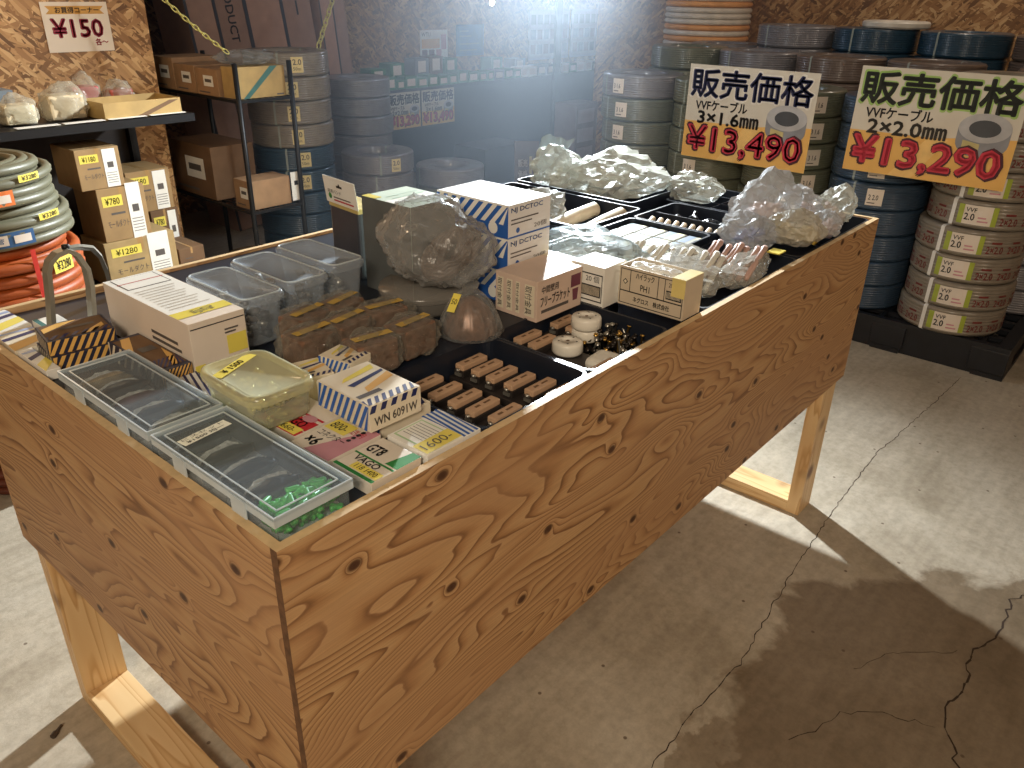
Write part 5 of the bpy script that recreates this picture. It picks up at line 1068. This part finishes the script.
# yellow plastic chains
ych = mat('yellow_chain_plastic', (206, 200, 120), .4)
def chain(p0, p1, sag, label, n):
    mb = MB(); P_ = [Vector(p0).lerp(Vector(p1), i/n)+Vector((0, 0, -sag*4*(i/n)*(1-i/n))) for i in range(n+1)]
    for i in range(n):
        a, b = P_[i], P_[i+1]; d = (b-a).normalized(); up = Vector((0, 1, 0)) if i % 2 else d.cross(Vector((0, 1, 0))).normalized(); c = (a+b)/2; L = (b-a).length*.72; wd = L*.42
        mb.tube([c+d*math.cos(q)*L+up*math.sin(q)*wd for q in [2*PI*k/12 for k in range(12)]], L*.13, ych, 6, closed=True)
    mb.build('plastic_chain', label=label, cat='chain')
a, b = at(150, -14, y=2.75), at(228, 53, y=2.60); chain(a, b, .01, 'yellow plastic chain sloping down to the left post of the wire rack', 15)
a, b = at(336, -12, y=3.2), at(318, 48, y=3.0); chain(a, b, .0, 'yellow plastic chain hanging in front of the tall leaning cartons', 11)

# ------------------------------------------------------------------ tall leaning cartons
lean = [mat('mauve_brown_card', (168, 132, 112), .7, var=.08), mat('dull_brown_card', (150, 118, 100), .7, var=.08)]
xx = 2.27; spec = [(.17, 'tall leaning carton at the left end, behind the rack', 0), (.19, 'tall leaning carton printed PRODUCT down its face', 1), (.25, 'tall leaning carton, widest of the row', 0), (.22, 'tall leaning carton with a small black mark', 1), (.10, 'narrow tall carton right of the chain', 0), (.10, 'narrowest tall carton at the right end of the row', 1)]
for i, (wd, lb, mk) in enumerate(spec):
    mb = MB().box((0, 0, 0), (wd, .34, 1.95), lean[mk], .003); o = mb.build('tall_carton', None, (xx, 3.86+.005*i, 0), 0, lb, 'carton', 'tall cartons leaning at the back'); f = Fr((0, 0, 0), (1, 0, 0), (0, 0, 1)); d = MB()
    d.quad(f, 0, 0, wd*.10, 1.95, mat('dark_band', (46, 46, 54), .5))
    if i == 1: g = Fr((wd*.40, 0, 1.42), (0, 0, -1), (1, 0, 0)); d.text(g, 'PRODUCT', 0, 0, .34, .05, black, .0008, .02)
    if i == 3: d.quad(f, wd*.5, 1.22, wd*.56, 1.30, black)
    d.build('printing', o); o.rotation_euler = (-.03, -.10 if i < 4 else -.06, 0); xx += wd+.006+(.012 if i == 3 else 0)

# ------------------------------------------------------------------ back shelf
bs = empty('back_shelf', (3.55, 3.95, 0), 0, 'long dark shelf along the back wall with a row of small boxes', 'shelf'); dsh = mat('dark_shelf_steel', (44, 48, 58), .5)
MB().box((0, 0, .705), (3.5, .45, .725), dsh).build('shelf_board', bs); MB().box((0, .44, 0), (3.5, .45, .700), dsh).build('shade_sheet', bs)  # dark sheet added below the board so the lit wall reads as shade
for x in (0, 1.96, 3.46): MB().box((x, -.03, 0), (x+.07, -.002, 1.9 if x == 1.96 else .725), dsh).build('upright', bs)
rnd = random.Random(2); gb = mat('green_box_print', (60, 120, 84), .5); x = 3.60; k = 0; kinds = [('green and white', gb), ('grey', mat('grey_card', (120, 124, 134), .5)), ('white', white)]
while x < 6.8:
    wd = rnd.uniform(.07, .12); i = 0 if x < 4.6 else rnd.randrange(3); hh = rnd.uniform(.06, .09)
    o = MB().box((0, 0, 0), (wd, .12, hh), kinds[i][1]).build('small_parts_box', None, (x, 3.965, .7255), 0, f'{kinds[i][0]} small parts box on the back shelf, number {k+1} from the left', 'box', 'small parts boxes on the back shelf')
    MB().quad(Fr((0, 0, 0), (1, 0, 0), (0, 0, 1)), wd*.15, hh*.2, wd*.85, hh*.8, lab_w).build('label', o); x += wd+.008; k += 1
for j, (x, hh) in enumerate(((3.62, .07), (3.80, .10), (4.05, .12), (4.20, .13), (4.36, .11), (4.9, .09), (5.2, .07))):
    o = MB().box((0, 0, 0), (.14, .12, hh+.06), (gb, gb, kinds[1][1], kraft_d)[j % 4]).build('small_parts_box', None, (x, 4.12, .7255), 0, f'taller parts box in the rear row of the back shelf, {ORD[j].replace("lowest", "first")} from the left', 'box', 'rear parts boxes on the back shelf'); MB().quad(Fr((0, 0, 0), (1, 0, 0), (0, 0, 1)), .03, hh*.7, .11, hh+.045, lab_w).build('label', o)
price_board(Fr((3.585, 3.915, .462), (1, 0, 0), (0, 0, 1)), .31, .25, '販売価格', '2×2.0㎜', '¥13,290', mat('black_green_headline', (0, 0, 0)), 'left of the two small price boards hanging from the back shelf', halo_w, small=True)
price_board(Fr((3.912, 3.915, .462), (1, 0, 0), (0, 0, 1)), .34, .25, '販売価格', '3×1.6㎜', '¥13,490', mat('navy_headline', (0, 0, 0)), 'right of the two small price boards hanging from the back shelf', halo_w, small=True)
o = MB().box((4.46, 4.496, .82), (4.775, 4.499, 1.078), white).build('poster', label='white poster with a gold and mauve print on the back wall', cat='poster'); f = Fr((4.46, 4.496, .82), (1, 0, 0), (0, 0, 1))
q = MB(); q.text(f, 'WTU', .02, .21, .12, .24, black); q.quad(f, .02, .12, .22, .19, gold); q.quad(f, .02, .02, .08, .11, mar); q.quad(f, .10, .02, .16, .11, mar); q.quad(f, .18, .02, .24, .11, pink); q.quad(f, .24, .11, .30, .22, pink); q.build('printing', o)
bpm = mat('bright_blue_print', (52, 118, 172), .4)
o = MB().box((4.88, 4.496, .865), (5.22, 4.499, 1.11), bpm).build('poster', label='blue poster with pale lines of text on the back wall', cat='poster'); f = Fr((4.88, 4.496, .865), (1, 0, 0), (0, 0, 1)); q = MB()
for z, x1 in ((.19, .15), (.15, .18), (.09, .28), (.04, .25)): q.quad(f, .04, z, x1, z+.010, pb)
q.build('printing', o)
for j, (x0, x1) in enumerate(((5.72, 6.32), (6.36, 7.0))):
    o = MB().box((x0, 4.40, .80), (x1, 4.41, 1.22), mat('faded_card', (170, 160, 168), .5)).build('price_list_board', label=f'faded price list board behind the post, {("left", "right")[j]} of the pair', cat='sign'); f = Fr((x0, 4.40, .80), (1, 0, 0), (0, 0, 1)); q = MB()
    for r_ in range(3):
        for c_ in range(6): q.quad(f, .03+c_*.095, .05+r_*.125, .10+c_*.095, .13+r_*.125, (mar, navy)[(r_+c_) % 2] if r_ < 2 else ink)
    q.build('printing', o)
# things standing on the floor at the back
flat_box('black_crate', 3.62, 4.05, 3.02, 3.30, .001, .44, 'dark closed crate on the floor below the back shelf', mat('dark_slate_plastic', (48, 52, 64), .5), lambda d, f, dx, dy, h: d.quad(f['top'], .02, .02, dx-.02, dy-.02, dsh), 0, 'crate', None)
o = MB().box((0, 0, 0), (.26, .008, .30), kraft_d).build('cardboard_sign', None, (3.83, 2.93, .18), 0, 'brown cardboard sign with white lettering squares leaning on the dark crate', 'sign'); o.rotation_euler = (-.12, .12, 0)
f = Fr((0, 0, 0), (1, 0, 0), (0, 0, 1)); q = MB(); q.text(f, '販売', .03, .13, .13, .18, lab_w, .001, .04); q.text(f, '価格', .03, .06, .13, .11, lab_w, .001, .04); q.quad(f, .15, .08, .18, .20, mat('pale_yellow_tape', (0, 0, 0))); q.build('lettering', o)
MB().box((0, 0, 0), (.24, .17, .18), kraft_d, .003).build('cardboard_carton', None, (3.83, 2.84, .0005), 0, 'plain brown carton on the floor under the leaning cardboard sign', 'carton')
o = MB().box((0, 0, 0), (.30, .20, .62), mat('dull_mauve_card', (120, 100, 100), .7), .004).build('tall_parcel', None, (4.72, 3.10, .001), 0, 'dull upright parcel standing right of the shelf post', 'parcel'); q = MB()
for z in (.20, .34, .48): q.quad(Fr((0, 0, 0), (1, 0, 0), (0, 0, 1)), .03, z, .24, z+.10, mat('faded_card', (0, 0, 0)))
q.build('paper_sheet', o)
# bare bulbs: the key lamp above the bin and two small ones at the back
bulb = mat('lit_bulb', (235, 242, 255), .3, emit=14, var=0)
def hanging_bulb(p, r, label, ztop=2.699):
    t = empty('hanging_bulb', p, 0, label, 'lamp', 'bare bulbs'); MB().lathe([(0, r*1.6), (.012, r*1.6), (.014, r*1.6+.03), (.004, r*1.6+.036), (0, r*1.6+.036)], steel_b, 14).tube([(0, 0, r*1.6+.03), (0, 0, ztop-p[2])], .003, steel_b, 6).build('socket_and_cord', t)
    MB().lathe([(0, -r), (r*.6, -r*.8), (r, 0), (r*.75, r*.8), (.010, r*1.6)], bulb, 18).build('glass', t)
for px in (492, 618): p = at(px, 3, y=4.2); hanging_bulb(tuple(p), .022, 'small bright bulb at the top edge, '+('left' if px < 500 else 'right')+' of the pair at the back')

# ------------------------------------------------------------------ haze volume added to imitate lens glare
hz = bpy.data.materials.new('glare_haze'); hz.use_nodes = True; nt = hz.node_tree; nt.nodes.remove(nt.nodes['Principled BSDF'])
v = nt.nodes.new('ShaderNodeVolumeScatter'); v.inputs['Density'].default_value = .07; v.inputs['Color'].default_value = (.72, .84, 1, 1); v.inputs['Anisotropy'].default_value = .35
nt.links.new(v.outputs[0], nt.nodes['Material Output'].inputs['Volume'])
MB().box((1.48, .95, .02), (4.98, 4.48, 2.68), hz).build('glare_haze', kind='stuff', label='bluish haze volume standing in for lens glare at the back of the room', cat='haze')
